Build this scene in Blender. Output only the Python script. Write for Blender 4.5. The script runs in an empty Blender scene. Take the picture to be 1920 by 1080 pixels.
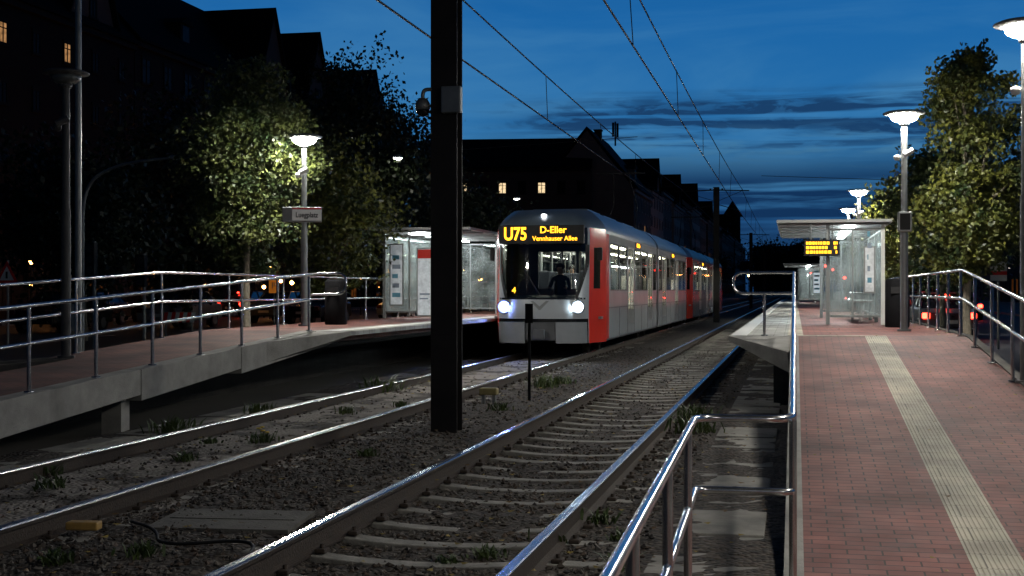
import bpy, math, random
import numpy as np
from mathutils import Vector, Matrix, noise
random.seed(7); rng=np.random.default_rng(7)
scene=bpy.context.scene; C=scene.collection; R=math.radians
scene.view_settings.view_transform='Standard'; scene.view_settings.look='None'; scene.view_settings.exposure=0

# ---------------------------------------------------------------- materials
def M(name,col,rough=.6,metal=0.,var=.25,scale=4.,bump=0.,bscale=40.,emit=None,estr=0.,spec=.5):
    m=bpy.data.materials.new(name);m.use_nodes=True;nt=m.node_tree;N=nt.nodes;L=nt.links
    b=N['Principled BSDF'];tc=N.new('ShaderNodeTexCoord');n=N.new('ShaderNodeTexNoise')
    n.inputs['Scale'].default_value=scale;n.inputs['Detail'].default_value=7;n.inputs['Roughness'].default_value=.65
    L.new(tc.outputs['Object'],n.inputs['Vector'])
    cr=N.new('ShaderNodeValToRGB');cr.color_ramp.elements[0].position=.3;cr.color_ramp.elements[1].position=.7
    cr.color_ramp.elements[0].color=[c*(1-var) for c in col]+[1];cr.color_ramp.elements[1].color=[min(1,c*(1+var)) for c in col]+[1]
    L.new(n.outputs['Fac'],cr.inputs['Fac']);L.new(cr.outputs['Color'],b.inputs['Base Color'])
    b.inputs['Metallic'].default_value=metal;b.inputs['Specular IOR Level'].default_value=spec
    mr=N.new('ShaderNodeMapRange');mr.inputs['To Min'].default_value=max(.02,rough*.75);mr.inputs['To Max'].default_value=min(1,rough*1.25)
    L.new(n.outputs['Fac'],mr.inputs['Value']);L.new(mr.outputs['Result'],b.inputs['Roughness'])
    if bump:
        n2=N.new('ShaderNodeTexNoise');n2.inputs['Scale'].default_value=bscale;n2.inputs['Detail'].default_value=5
        L.new(tc.outputs['Object'],n2.inputs['Vector'])
        bp=N.new('ShaderNodeBump');bp.inputs['Strength'].default_value=bump;bp.inputs['Distance'].default_value=.02
        L.new(n2.outputs['Fac'],bp.inputs['Height']);L.new(bp.outputs['Normal'],b.inputs['Normal'])
    if emit:
        b.inputs['Emission Color'].default_value=list(emit)+[1];b.inputs['Emission Strength'].default_value=estr
    return m
def brickmat(name,c1,c2,mortar,bw,rh,msize=.006,bump=.4,rough=.75):
    m=M(name,c1,rough);nt=m.node_tree;N=nt.nodes;L=nt.links;b=N['Principled BSDF']
    tc=N.new('ShaderNodeTexCoord');br=N.new('ShaderNodeTexBrick')
    L.new(tc.outputs['Object'],br.inputs['Vector']);br.inputs['Scale'].default_value=1
    br.inputs['Brick Width'].default_value=bw;br.inputs['Row Height'].default_value=rh;br.inputs['Mortar Size'].default_value=msize
    br.inputs['Mortar Smooth'].default_value=.2;br.inputs['Bias'].default_value=-.1
    br.inputs['Color1'].default_value=list(c1)+[1];br.inputs['Color2'].default_value=list(c2)+[1];br.inputs['Mortar'].default_value=list(mortar)+[1]
    n=N.new('ShaderNodeTexNoise');n.inputs['Scale'].default_value=1.3;n.inputs['Detail'].default_value=8;L.new(tc.outputs['Object'],n.inputs['Vector'])
    mr=N.new('ShaderNodeMapRange');mr.inputs['From Min'].default_value=.3;mr.inputs['From Max'].default_value=.7;mr.inputs['To Min'].default_value=.45;mr.inputs['To Max'].default_value=1.3
    L.new(n.outputs['Fac'],mr.inputs['Value'])
    mx=N.new('ShaderNodeMix');mx.data_type='RGBA';mx.blend_type='MULTIPLY';mx.inputs['Factor'].default_value=1
    L.new(br.outputs['Color'],mx.inputs['A']);L.new(mr.outputs['Result'],mx.inputs['B']);L.new(mx.outputs['Result'],b.inputs['Base Color'])
    bp=N.new('ShaderNodeBump');bp.inputs['Strength'].default_value=bump;bp.inputs['Distance'].default_value=.006;bp.invert=True
    L.new(br.outputs['Fac'],bp.inputs['Height']);L.new(bp.outputs['Normal'],b.inputs['Normal'])
    return m
def glassmat(name,tint=(.8,.85,.85),refl=.12,dirt_glow=0):
    m=bpy.data.materials.new(name);m.use_nodes=True;nt=m.node_tree;N=nt.nodes;L=nt.links;N.remove(N['Principled BSDF'])
    t=N.new('ShaderNodeBsdfTransparent');t.inputs[0].default_value=list(tint)+[1];g=N.new('ShaderNodeBsdfGlossy');g.inputs['Roughness'].default_value=.03
    f=N.new('ShaderNodeFresnel');f.inputs['IOR'].default_value=1.45;a=N.new('ShaderNodeMath');a.operation='MULTIPLY_ADD';a.inputs[1].default_value=.6;a.inputs[2].default_value=refl*.5
    mx=N.new('ShaderNodeMixShader');L.new(f.outputs[0],a.inputs[0]);L.new(a.outputs[0],mx.inputs[0]);L.new(t.outputs[0],mx.inputs[1]);L.new(g.outputs[0],mx.inputs[2])
    out=mx.outputs[0]
    if dirt_glow:  # pale dirt film, whitened so the glass seems to glow
        tc=N.new('ShaderNodeTexCoord');n=N.new('ShaderNodeTexNoise');n.inputs['Scale'].default_value=2.5;n.inputs['Detail'].default_value=8;L.new(tc.outputs['Object'],n.inputs[0])
        mr=N.new('ShaderNodeMapRange');mr.inputs['From Min'].default_value=.35;mr.inputs['From Max'].default_value=.7;mr.inputs['To Min'].default_value=dirt_glow*.3;mr.inputs['To Max'].default_value=dirt_glow*1.6;L.new(n.outputs[0],mr.inputs[0])
        d=N.new('ShaderNodeBsdfDiffuse');d.inputs[0].default_value=(.75,.8,.8,1);tr=N.new('ShaderNodeBsdfTranslucent');tr.inputs[0].default_value=(.75,.8,.8,1)
        ad=N.new('ShaderNodeMixShader');ad.inputs[0].default_value=.5;L.new(d.outputs[0],ad.inputs[1]);L.new(tr.outputs[0],ad.inputs[2])
        m2=N.new('ShaderNodeMixShader');L.new(mr.outputs[0],m2.inputs[0]);L.new(out,m2.inputs[1]);L.new(ad.outputs[0],m2.inputs[2]);out=m2.outputs[0]
    L.new(out,N['Material Output'].inputs[0]);return m
def emat(name,col,s,var=0):
    m=bpy.data.materials.new(name);m.use_nodes=True;nt=m.node_tree;N=nt.nodes;L=nt.links;N.remove(N['Principled BSDF'])
    e=N.new('ShaderNodeEmission');e.inputs[0].default_value=list(col)+[1];e.inputs[1].default_value=s
    if var:
        tc=N.new('ShaderNodeTexCoord');n=N.new('ShaderNodeTexNoise');n.inputs['Scale'].default_value=3;L.new(tc.outputs['Object'],n.inputs['Vector'])
        mr=N.new('ShaderNodeMapRange');mr.inputs['From Min'].default_value=.3;mr.inputs['From Max'].default_value=.7;mr.inputs['To Min'].default_value=s*(1-var);mr.inputs['To Max'].default_value=s*(1+var)
        L.new(n.outputs['Fac'],mr.inputs['Value']);L.new(mr.outputs[0],e.inputs[1])
    L.new(e.outputs[0],N['Material Output'].inputs[0]);return m
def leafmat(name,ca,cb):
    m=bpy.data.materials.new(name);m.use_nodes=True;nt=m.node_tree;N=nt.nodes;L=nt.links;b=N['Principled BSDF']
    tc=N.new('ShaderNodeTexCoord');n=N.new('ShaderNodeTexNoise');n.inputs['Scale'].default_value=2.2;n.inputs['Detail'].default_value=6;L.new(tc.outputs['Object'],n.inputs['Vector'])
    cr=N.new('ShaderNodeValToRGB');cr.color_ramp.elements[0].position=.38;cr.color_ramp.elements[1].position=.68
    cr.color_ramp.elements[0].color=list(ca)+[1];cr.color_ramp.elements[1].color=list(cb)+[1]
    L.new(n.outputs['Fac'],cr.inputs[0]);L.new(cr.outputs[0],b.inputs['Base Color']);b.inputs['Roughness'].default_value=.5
    t=N.new('ShaderNodeBsdfTranslucent');L.new(cr.outputs[0],t.inputs[0]);mx=N.new('ShaderNodeMixShader');mx.inputs[0].default_value=.12
    L.new(b.outputs[0],mx.inputs[1]);L.new(t.outputs[0],mx.inputs[2]);L.new(mx.outputs[0],N['Material Output'].inputs[0]);return m

steel=M('stainless_steel',(.66,.65,.64),.22,1.,.1,9)
galv=M('galvanised_grey',(.20,.21,.21),.45,.5,.15,7);galvd=M('dark_steel',(.07,.07,.07),.6,.3,.2,7,spec=.3)  # galvd: darker version of the galvanised grey
darkpaint=M('dark_grey_paint',(.014,.014,.015),.6,0,.25,5,spec=.25)
blackp=M('matt_black_paint',(.006,.006,.007),.8,0,.25,5,spec=.08)
dark=M('black_rubber',(.010,.010,.011),.6,0,.3,6,spec=.3)
conc=M('concrete',(.28,.27,.25),.85,0,.35,2.2,.35,60)
concdirty=M('dirty_concrete',(.10,.095,.085),.9,0,.45,3.5,.5,45)
concblack=M('shadow_black_concrete',(.03,.028,.026),.95,0,.4,2,.4,40,spec=.1)  # near-black base colour paints the shadow under the left platform
sleepm=M('sleeper_concrete',(.21,.20,.18),.8,0,.5,6,.4,50)
brick=brickmat('red_clinker_paving',(.22,.077,.064),(.155,.055,.048),(.045,.028,.026),.2,.1)
brickL=brickmat('dull_red_clinker_paving',(.21,.075,.058),(.155,.058,.046),(.045,.03,.025),.2,.1)
slabm=brickmat('pale_concrete_paving',(.34,.34,.32),(.30,.30,.28),(.10,.10,.09),.3,.3,.006,.3)
asphalt=M('asphalt',(.045,.045,.048),.7,0,.3,1.5,.3,80)
earth=M('dark_earth',(.04,.036,.03),.95,0,.4,.3)
white=M('off_white_paint',(.6,.6,.58),.5,0,.08,3)
tramgrey=M('tram_light_grey_paint',(.33,.35,.37),.2,0,.06,1.2)
tramroof=M('tram_roof_grey',(.10,.13,.165),.35,0,.2,2)
tramred=M('tram_red_paint',(.60,.025,.015),.25,0,.06,2)
tglass=glassmat('tinted_glass',(.94,.96,.92),.06)
wglass=glassmat('windscreen_glass',(.22,.25,.25),.10)
shglass=glassmat('shelter_glass',(.9,.94,.93),.25,.13)
lampon=emat('lit_lamp_glass',(1,.97,.88),720);lampfar=emat('lit_lamp_glass_soft',(1,.96,.86),390);lampoff=M('unlit_lamp_glass',(.08,.09,.09),.3)
orange=emat('amber_display_letters',(1,.43,.02),3.6);redE=emat('red_lamp',(1,.03,.015),22)
warmwin=emat('lit_window',(1,.50,.20),.34,.6);coolwin=emat('lit_pale_window',(1,.74,.42),.95,.5)
shopwin=emat('lit_shop_window',(1,.32,.07),.05,.95)
darkwin=M('dark_window_glass',(.010,.012,.015),.1,0,.1)
housewin=M('dark_house_window',(.008,.008,.009),.5,0,.1,spec=.12)
barkm=M('bark',(.14,.12,.09),.9,0,.4,8,.6,25)
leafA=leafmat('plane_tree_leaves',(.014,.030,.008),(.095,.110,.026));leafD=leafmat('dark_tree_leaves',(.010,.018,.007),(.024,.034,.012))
leafY=leafmat('lamplit_tree_leaves',(.012,.026,.006),(.145,.148,.024));leafM=leafmat('green_tree_leaves',(.012,.026,.007),(.055,.075,.018))  # leafY has the lamp glow painted into its brighter yellow-green
leafG=leafmat('weed_leaves',(.035,.06,.015),(.07,.10,.022))

# ---------------------------------------------------------------- mesh builder
import bmesh
class MB:
    def __init__(s): s.v=[];s.f=[];s.m=[];s.s=[]
    def add(s,vs,fs,mi=0,sm=False):
        o=len(s.v);s.v+= [tuple(v) for v in vs]
        for f in fs: s.f.append([i+o for i in f]);s.m.append(mi);s.s.append(sm)
    def box(s,x0,x1,y0,y1,z0,z1,mi=0):
        s.add([(x0,y0,z0),(x1,y0,z0),(x1,y1,z0),(x0,y1,z0),(x0,y0,z1),(x1,y0,z1),(x1,y1,z1),(x0,y1,z1)],
              [(0,3,2,1),(4,5,6,7),(0,1,5,4),(1,2,6,5),(2,3,7,6),(3,0,4,7)],mi);return s
    def tube(s,pts,r,n=10,mi=0,closed=False,r1=None):
        pts=[Vector(p) for p in pts];k=len(pts);rings=[];up=None
        for i,p in enumerate(pts):
            if closed: t=(pts[(i+1)%k]-pts[i-1]).normalized()
            else: t=(pts[min(i+1,k-1)]-pts[max(i-1,0)]).normalized()
            if up is None: up=Vector((0,0,1)) if abs(t.z)<.9 else Vector((1,0,0))
            a=t.cross(up)
            if a.length<1e-4: a=t.cross(Vector((1,0,0)))
            a.normalize();b=a.cross(t).normalized();up=b
            rr=r if r1 is None else r+(r1-r)*i/(k-1)
            rings.append([p+rr*(math.cos(2*math.pi*j/n)*a+math.sin(2*math.pi*j/n)*b) for j in range(n)])
        vs=[q for g in rings for q in g];fs=[]
        for i in range(k if closed else k-1):
            i2=(i+1)%k
            for j in range(n): fs.append((i*n+j,i*n+(j+1)%n,i2*n+(j+1)%n,i2*n+j))
        s.add(vs,fs,mi,True)
        if not closed: s.add(rings[0],[tuple(range(n))],mi);s.add(rings[-1],[tuple(reversed(range(n)))],mi)
        return s
    def cyl(s,p0,p1,r0,r1=None,n=14,mi=0): return s.tube([p0,p1],r0,n,mi,False,r0 if r1 is None else r1)
    def lathe(s,prof,n=24,c=(0,0,0),mi=0,sm=True):
        vs=[];fs=[]
        for r,z in prof:
            for j in range(n):
                a=2*math.pi*j/n;vs.append((c[0]+r*math.cos(a),c[1]+r*math.sin(a),c[2]+z))
        for i in range(len(prof)-1):
            for j in range(n): fs.append((i*n+j,i*n+(j+1)%n,(i+1)*n+(j+1)%n,(i+1)*n+j))
        s.add(vs,fs,mi,sm);return s
    def prism(s,poly,axis,lo,hi,mi=0):
        n=len(poly)
        def P(a,b,t): return {'x':(t,a,b),'y':(a,t,b),'z':(a,b,t)}[axis]
        vs=[P(a,b,lo) for a,b in poly]+[P(a,b,hi) for a,b in poly]
        fs=[tuple(range(n)),tuple(range(2*n-1,n-1,-1))]+[(i,i+n,(i+1)%n+n,(i+1)%n) for i in range(n)]
        s.add(vs,fs,mi);return s
    def obj(s,name,mats,parent=None,loc=None,bevel=0,label=None,rot=None):
        me=bpy.data.meshes.new(name);me.from_pydata(s.v,[],s.f)
        if not isinstance(mats,(list,tuple)): mats=[mats]
        for m in mats: me.materials.append(m)
        me.polygons.foreach_set('material_index',s.m);me.polygons.foreach_set('use_smooth',s.s)
        bm=bmesh.new();bm.from_mesh(me);bmesh.ops.recalc_face_normals(bm,faces=bm.faces);bm.to_mesh(me);bm.free();me.update()
        o=bpy.data.objects.new(name,me);C.objects.link(o)
        if parent: o.parent=parent
        if loc: o.location=loc
        if rot: o.rotation_euler=rot
        if label: o['label']=label
        if bevel:
            b=o.modifiers.new('bevel','BEVEL');b.width=bevel;b.segments=2;b.limit_method='ANGLE';b.angle_limit=R(40)
        return o
def tag(o,label,cat,group=None):
    o['label']=label;o['category']=cat
    if group:o['group']=group
    return o
def thing(name,label,cat,loc=(0,0,0),rz=0,group=None):
    e=bpy.data.objects.new(name,None);C.objects.link(e);e.location=loc;e.rotation_euler=(0,0,rz);e.empty_display_size=.2
    return tag(e,label,cat,group)
def struct(o): o['kind']='structure';return o
def rnd(pts,r=.08,n=5):
    pts=[Vector(p) for p in pts];out=[pts[0]]
    for i in range(1,len(pts)-1):
        a=(pts[i-1]-pts[i]);b=(pts[i+1]-pts[i]);ra=min(r,a.length*.48);rb=min(r,b.length*.48)
        p0=pts[i]+a.normalized()*ra;p1=pts[i]+b.normalized()*rb
        for k in range(n+1):
            t=k/n;out.append((1-t)**2*p0+2*t*(1-t)*pts[i]+t*t*p1)
    out.append(pts[-1]);return out
def text(body,size,mat,parent,loc,rot,xs=1,name='lettering',bold=0):
    cu=bpy.data.curves.new('t','FONT');cu.body=body;cu.size=size;cu.align_x='CENTER';cu.align_y='CENTER';cu.extrude=.003;cu.offset=bold
    t=bpy.data.objects.new('t',cu);C.objects.link(t);dg=bpy.context.evaluated_depsgraph_get();me=bpy.data.meshes.new_from_object(t.evaluated_get(dg))
    bpy.data.objects.remove(t);me.materials.clear();me.materials.append(mat)
    o=bpy.data.objects.new(name,me);C.objects.link(o);o.parent=parent;o.location=loc;o.rotation_euler=rot;o.scale=(xs,1,1);return o

# ---------------------------------------------------------------- camera, world
cam=bpy.data.cameras.new('camera');co=bpy.data.objects.new('camera',cam);C.objects.link(co);scene.camera=co
cam.sensor_width=36;cam.lens=46.9;cam.shift_y=.0026;cam.clip_end=3000;cam.clip_start=.05
co.location=(0,0,1.5);co.rotation_euler=(R(90),0,R(11.97))

w=bpy.data.worlds.new('World');scene.world=w;w.use_nodes=True;nt=w.node_tree;N=nt.nodes;L=nt.links
bg=N['Background'];tc=N.new('ShaderNodeTexCoord');sp=N.new('ShaderNodeSeparateXYZ');L.new(tc.outputs['Generated'],sp.inputs[0])
def mathn(op,a,b=None,c=None,clamp=False):
    m=N.new('ShaderNodeMath');m.operation=op;m.use_clamp=clamp
    for i,x in enumerate((a,b,c)):
        if x is None: continue
        if isinstance(x,(int,float)): m.inputs[i].default_value=x
        else: L.new(x,m.inputs[i])
    return m.outputs[0]
def sstep(v,lo,hi,a=0,b=1):
    mr=N.new('ShaderNodeMapRange');mr.interpolation_type='SMOOTHSTEP';mr.inputs['From Min'].default_value=lo;mr.inputs['From Max'].default_value=hi;mr.inputs['To Min'].default_value=a;mr.inputs['To Max'].default_value=b;L.new(v,mr.inputs[0]);return mr.outputs[0]
z=sp.outputs['Z']
cr=N.new('ShaderNodeValToRGB');els=cr.color_ramp.elements
stops=[(0,(.005,.028,.095)),(.045,(.008,.052,.165)),(.09,(.024,.140,.33)),(.13,(.020,.155,.40)),(.20,(.010,.125,.375)),(.26,(.006,.092,.30)),(.34,(.003,.035,.12)),(.6,(.0015,.010,.03)),(1,(.001,.005,.014))]
els[0].position=0;els[0].color=list(stops[0][1])+[1];els[1].position=1;els[1].color=list(stops[-1][1])+[1]
for p,c in stops[1:-1]:
    e=els.new(p);e.color=list(c)+[1]
L.new(z,cr.inputs[0])
def streak(scale,sx,sy,sz,lo,hi,det=6,roty=0):
    mp=N.new('ShaderNodeMapping');mp.inputs['Scale'].default_value=(sx,sy,sz);mp.inputs['Rotation'].default_value=(0,roty,0);L.new(tc.outputs['Generated'],mp.inputs[0])
    n=N.new('ShaderNodeTexNoise');n.inputs['Scale'].default_value=scale;n.inputs['Detail'].default_value=det;n.inputs['Roughness'].default_value=.55;n.inputs['Distortion'].default_value=.5;L.new(mp.outputs[0],n.inputs[0])
    return sstep(n.outputs['Fac'],lo,hi)
def band(c,wd):
    d=mathn('SUBTRACT',z,c);d=mathn('ABSOLUTE',d);d=mathn('DIVIDE',d,wd);return mathn('SUBTRACT',1,d,clamp=True)
def mix(f,a,col):
    m=N.new('ShaderNodeMix');m.data_type='RGBA';L.new(f,m.inputs['Factor']);L.new(a,m.inputs['A']);m.inputs['B'].default_value=list(col)+[1];return m.outputs['Result']
col=cr.outputs[0]
hi=mathn('MULTIPLY',streak(4.2,.8,.8,4.2,.36,.74,8,.35),band(.13,.14));col=mix(mathn('MULTIPLY',hi,.85),col,(.075,.26,.48))
azm=sstep(sp.outputs['X'],-.27,-.08)
rip=streak(26,1,.6,4.5,.38,.60,5,.12)
rip2=sstep(rip,0,1,.45,1)
d1=mathn('MULTIPLY',mathn('MULTIPLY',mathn('MULTIPLY',streak(7,.6,.6,13,.36,.52,8),band(.124,.026)),azm),rip2);col=mix(mathn('MULTIPLY',d1,2.2,clamp=True),col,(.010,.050,.14))
hi2=mathn('MULTIPLY',mathn('MULTIPLY',streak(22,1,.6,7,.44,.66,6,.05),band(.102,.022)),azm);col=mix(mathn('MULTIPLY',hi2,.7,clamp=True),col,(.06,.20,.36))
d2=mathn('MULTIPLY',mathn('MULTIPLY',streak(6,.6,.6,11,.34,.54,8),band(.062,.045)),sstep(sp.outputs['X'],-.36,-.14,.35,1));col=mix(mathn('MULTIPLY',d2,1.6,clamp=True),col,(.006,.032,.10))
back=sstep(sp.outputs['Y'],-.3,.6,.2,1)
mm=N.new('ShaderNodeMix');mm.data_type='RGBA';mm.blend_type='MULTIPLY';mm.inputs['Factor'].default_value=1;L.new(col,mm.inputs['A']);L.new(back,mm.inputs['B'])
L.new(mm.outputs['Result'],bg.inputs[0]);bg.inputs[1].default_value=1.0

# ---------------------------------------------------------------- ground
def sheet(name,x0,x1,y0,y1,zz,mat):
    b=MB();b.add([(x0,y0,zz),(x1,y0,zz),(x1,y1,zz),(x0,y1,zz)],[(0,1,2,3)]);return struct(b.obj(name,mat))
sheet('ground',-1200,1200,-200,2000,-.4,earth)
def slab(name,pts,x0,x1,th,mat):
    b=MB();poly=[(y,zz) for y,zz in pts]+[(y,zz-th) for y,zz in reversed(pts)];b.prism(poly,'x',x0,x1);return struct(b.obj(name,mat))
slab('road',[(-20,0),(600,0)],-33,-11.6,.3,asphalt);slab('road',[(-20,-.02),(600,-.02)],3.6,13,.3,asphalt)
slab('pavement',[(-20,.12),(600,.12)],-36,-33,.4,slabm);slab('pavement',[(-20,.12),(600,.12)],-11.6,-9.75,.4,slabm)
slab('pavement',[(-20,.1),(600,.1)],2.45,3.6,.4,slabm);slab('pavement',[(-20,.1),(600,.1)],13,26,.4,slabm)
b=MB()
for k in range(45):b.box(8.2,8.32,10+k*9,14+k*9,-.016,-.012)
for k in range(45):b.box(-22.4,-22.28,10+k*9,14+k*9,.004,.008)
struct(b.obj('road_marking',white))

zR=lambda y: -.08 if y<7.4 else (.85-.0769*(19.5-y) if y<19.5 else .85)
zL=lambda y: .85-.049*(20.6-y) if y<20.6 else .85
slab('ramp_pavement',[(-4,-.08),(7.4,-.08),(19.5,.85),(19.501,.85),(95,.85)],.05,2.35,.5,brick)
slab('ramp_kerb',[(-4,-.065),(7.4,-.065),(19.5,.865)],-.06,.05,.6,conc)
slab('ramp_kerb',[(-4,-.06),(7.4,-.06),(19.5,.87),(95,.87)],2.35,2.45,.6,concdirty)
b=MB();ys=[-4,7.4,19.5]
def strip(b,x0,x1,off,mi=0,ypts=ys):
    vs=[];
    for y in ypts: vs+=[(x0,y,zR(y)+off),(x1,y,zR(y)+off)]
    b.add(vs,[(2*i,2*i+1,2*i+3,2*i+2) for i in range(len(ypts)-1)],mi)
strip(b,.97,1.27,.004)
for k in range(10): 
    x=.985+k*.029
    for i in range(len(ys)-1):
        y0,y1=ys[i],ys[i+1];a,c=zR(y0),zR(y1)
        b.add([(x,y0,a+.004),(x+.005,y0,a+.009),(x+.011,y0,a+.009),(x+.016,y0,a+.004),(x,y1,c+.004),(x+.005,y1,c+.009),(x+.011,y1,c+.009),(x+.016,y1,c+.004)],[(0,1,5,4),(1,2,6,5),(2,3,7,6)])
tact=brickmat('tactile_beige_tile',(.46,.42,.34),(.40,.37,.30),(.14,.13,.11),.3,.3,.004,.3)
struct(b.obj('tactile_paving',tact))
b=MB();b.box(.0,1.27,19.52,19.82,.85,.856);b.box(-.1,.12,19.83,95,.85,.856);struct(b.obj('tactile_paving',tact))
b=MB();b.prism([(.05,.85),(-.93,.85),(-.93,.78),(-.55,.60),(.05,.60)],'y',19.4,95);struct(b.obj('platform_edge',slabm))
b=MB();b.add([(-.05,19.4,.60),(-.51,19.4,.60),(-.93,19.4,.78),(-.93,19.4,.849),(-.05,19.4,.849),(-.06,17.8,.71),(-.1,17.8,.70),(-.06,17.8,.42)],[(0,1,7),(1,2,7),(2,3,6,7),(3,4,5,6),(5,6,7),(0,7,5,4),(0,1,2,3,4)]);struct(b.obj('platform_end',conc))
b=MB();b.box(-.3,.04,19.6,95,-.4,.6);struct(b.obj('platform_wall',concdirty))
b=MB();b.box(-.9,-.68,19.42,95,.852,.857);struct(b.obj('platform_stripe',white))
slab('ramp_pavement',[(2,zL(2)),(20.6,.85),(95,.85)],-9.6,-7.62,.22,brickL)
b=MB();y=20.2
while y>3:
    y0=y-2.9;b.prism([(y0+.02,zL(y0)+.03),(y,zL(y)+.03),(y,zL(y)-.27),(y0+.02,zL(y0)-.34)],'x',-7.72,-7.5);y=y0
struct(b.obj('ramp_edge_beam',conc,bevel=.01))
b=MB()
for y in (14.3,5.): b.box(-7.95,-7.7,y,y+.2,-.4,zL(y)-.22)
struct(b.obj('ramp_footing',conc))
b=MB();b.box(-7.62,-6.95,20.3,95,.78,.852);struct(b.obj('platform_edge',slabm))
b=MB();b.add([(-7.5,20.3,.57),(-7.4,20.3,.60),(-6.95,20.3,.78),(-6.95,20.3,.85),(-7.5,20.3,.85),(-7.5,18.2,.75),(-7.5,18.2,.46)],[(0,1,6),(1,2,6),(2,3,5,6),(3,4,5)]);struct(b.obj('platform_end',conc))
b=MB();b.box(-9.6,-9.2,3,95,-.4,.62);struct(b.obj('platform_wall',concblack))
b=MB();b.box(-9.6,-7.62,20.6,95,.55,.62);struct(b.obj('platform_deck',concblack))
b=MB();b.box(-7.36,-7.14,20.35,95,.854,.858);struct(b.obj('platform_stripe',white))
ductm=M('duct_slab',(.21,.20,.18),.9,0,.45,2.5,.4,50)
def path(x0,x1,ya,yb):
    b=MB();y=ya
    while y<yb:
        j=random.uniform(-.012,.012);b.box(x0,x1,y+.012,y+.98,-.25,-.125+j);y+=1.
    struct(b.obj('cable_duct_path',ductm,bevel=.008))
path(-.86,-.20,2.,60);path(-7.55,-7.02,8,48)
XL,XR=-5.68,-2.26
def bedz(x,y):
    n=noise.noise((x*1.3,y*1.3,0))*.02+noise.noise((x*6,y*6,3))*.012+noise.noise((x*15,y*15,7))*.008
    if abs(x-XR)<.68: return -.188+n*.8
    if abs(x-XL)<.68: return -.10+n*.8+(-.03 if abs(x-XL)>.6 else 0)
    if abs(x-XL)<1.2 or abs(x-XR)<1.2: return -.14+n
    return -.125+n*1.5
gm=bpy.data.materials.new('ballast');gm.use_nodes=True;nt2=gm.node_tree;Ng=nt2.nodes;Lg=nt2.links;bs=Ng['Principled BSDF']
t=Ng.new('ShaderNodeTexCoord');v=Ng.new('ShaderNodeTexVoronoi');v.inputs['Scale'].default_value=26;Lg.new(t.outputs['Object'],v.inputs[0])
c1=Ng.new('ShaderNodeValToRGB');c1.color_ramp.elements[0].color=(.010,.008,.007,1);c1.color_ramp.elements[1].color=(.072,.056,.043,1);sx=Ng.new('ShaderNodeSeparateColor');Lg.new(v.outputs['Color'],sx.inputs[0]);Lg.new(sx.outputs[0],c1.inputs[0])
n1=Ng.new('ShaderNodeTexNoise');n1.inputs['Scale'].default_value=1.1;n1.inputs['Detail'].default_value=8;n1.inputs['Roughness'].default_value=.7;Lg.new(t.outputs['Object'],n1.inputs[0])
sep=Ng.new('ShaderNodeSeparateXYZ');Lg.new(t.outputs['Object'],sep.inputs[0])
a1=Ng.new('ShaderNodeMath');a1.operation='ADD';a1.inputs[1].default_value=5.68;Lg.new(sep.outputs['X'],a1.inputs[0])
a2=Ng.new('ShaderNodeMath');a2.operation='ABSOLUTE';Lg.new(a1.outputs[0],a2.inputs[0])
a3=Ng.new('ShaderNodeMapRange');a3.inputs['From Min'].default_value=.5;a3.inputs['From Max'].default_value=1.5;a3.inputs['To Min'].default_value=.11;a3.inputs['To Max'].default_value=-.08;Lg.new(a2.outputs[0],a3.inputs[0])
a4=Ng.new('ShaderNodeMath');a4.operation='ADD';Lg.new(n1.outputs['Fac'],a4.inputs[0]);Lg.new(a3.outputs[0],a4.inputs[1])
c2=Ng.new('ShaderNodeMapRange');c2.inputs['From Min'].default_value=.55;c2.inputs['From Max'].default_value=.63;Lg.new(a4.outputs[0],c2.inputs[0])
mxg=Ng.new('ShaderNodeMix');mxg.data_type='RGBA';Lg.new(c2.outputs[0],mxg.inputs['Factor']);Lg.new(c1.outputs[0],mxg.inputs['A']);mxg.inputs['B'].default_value=(.23,.205,.18,1);Lg.new(mxg.outputs['Result'],bs.inputs['Base Color'])
bp=Ng.new('ShaderNodeBump');bp.inputs['Strength'].default_value=.9;bp.inputs['Distance'].default_value=.03;Lg.new(v.outputs['Distance'],bp.inputs['Height']);bp.invert=True;Lg.new(bp.outputs[0],bs.inputs['Normal']);bs.inputs['Roughness'].default_value=.9
xs=np.arange(-7.6,-.03,.09);yy=[];y=1.5
while y<60: yy.append(y);y+=.09 if y<18 else .2
yy+= [70,100,200,400]
vs=[(x,y,bedz(x,y)) for y in yy for x in xs];nx=len(xs)
fs=[(j*nx+i,j*nx+i+1,(j+1)*nx+i+1,(j+1)*nx+i) for j in range(len(yy)-1) for i in range(nx-1)]
b=MB();b.add(vs,fs,0,True);struct(b.obj('track_bed',gm))
sheet('under_platform_ground',-9.6,-7.55,2,95,-.2,earth)
def scatter(name,n,fn,mats,kind):
    V=[];F=[];mi=[]
    octv=np.array([(1,0,0),(-1,0,0),(0,1,0),(0,-1,0),(0,0,1),(0,0,-1)],float);octf=[(0,2,4),(2,1,4),(1,3,4),(3,0,4),(2,0,5),(1,2,5),(3,1,5),(0,3,5)]
    for k in range(n):
        x,y,s=fn();o=len(V)
        q=octv+rng.uniform(-.45,.45,(6,3));q*=s*np.array([1,rng.uniform(.6,1),rng.uniform(.5,.8)]);a=rng.uniform(0,6.28);c,si=math.cos(a),math.sin(a)
        for p in q: V.append((x+p[0]*c-p[1]*si,y+p[0]*si+p[1]*c,bedz(x,y)+p[2]+s*.25))
        m=int(rng.integers(0,len(mats)))
        for f in octf: F.append([o+i for i in f]);mi.append(m)
    b=MB();b.v=V;b.f=F;b.m=mi;b.s=[False]*len(F);o=b.obj(name,mats);o['kind']=kind;return o
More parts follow.
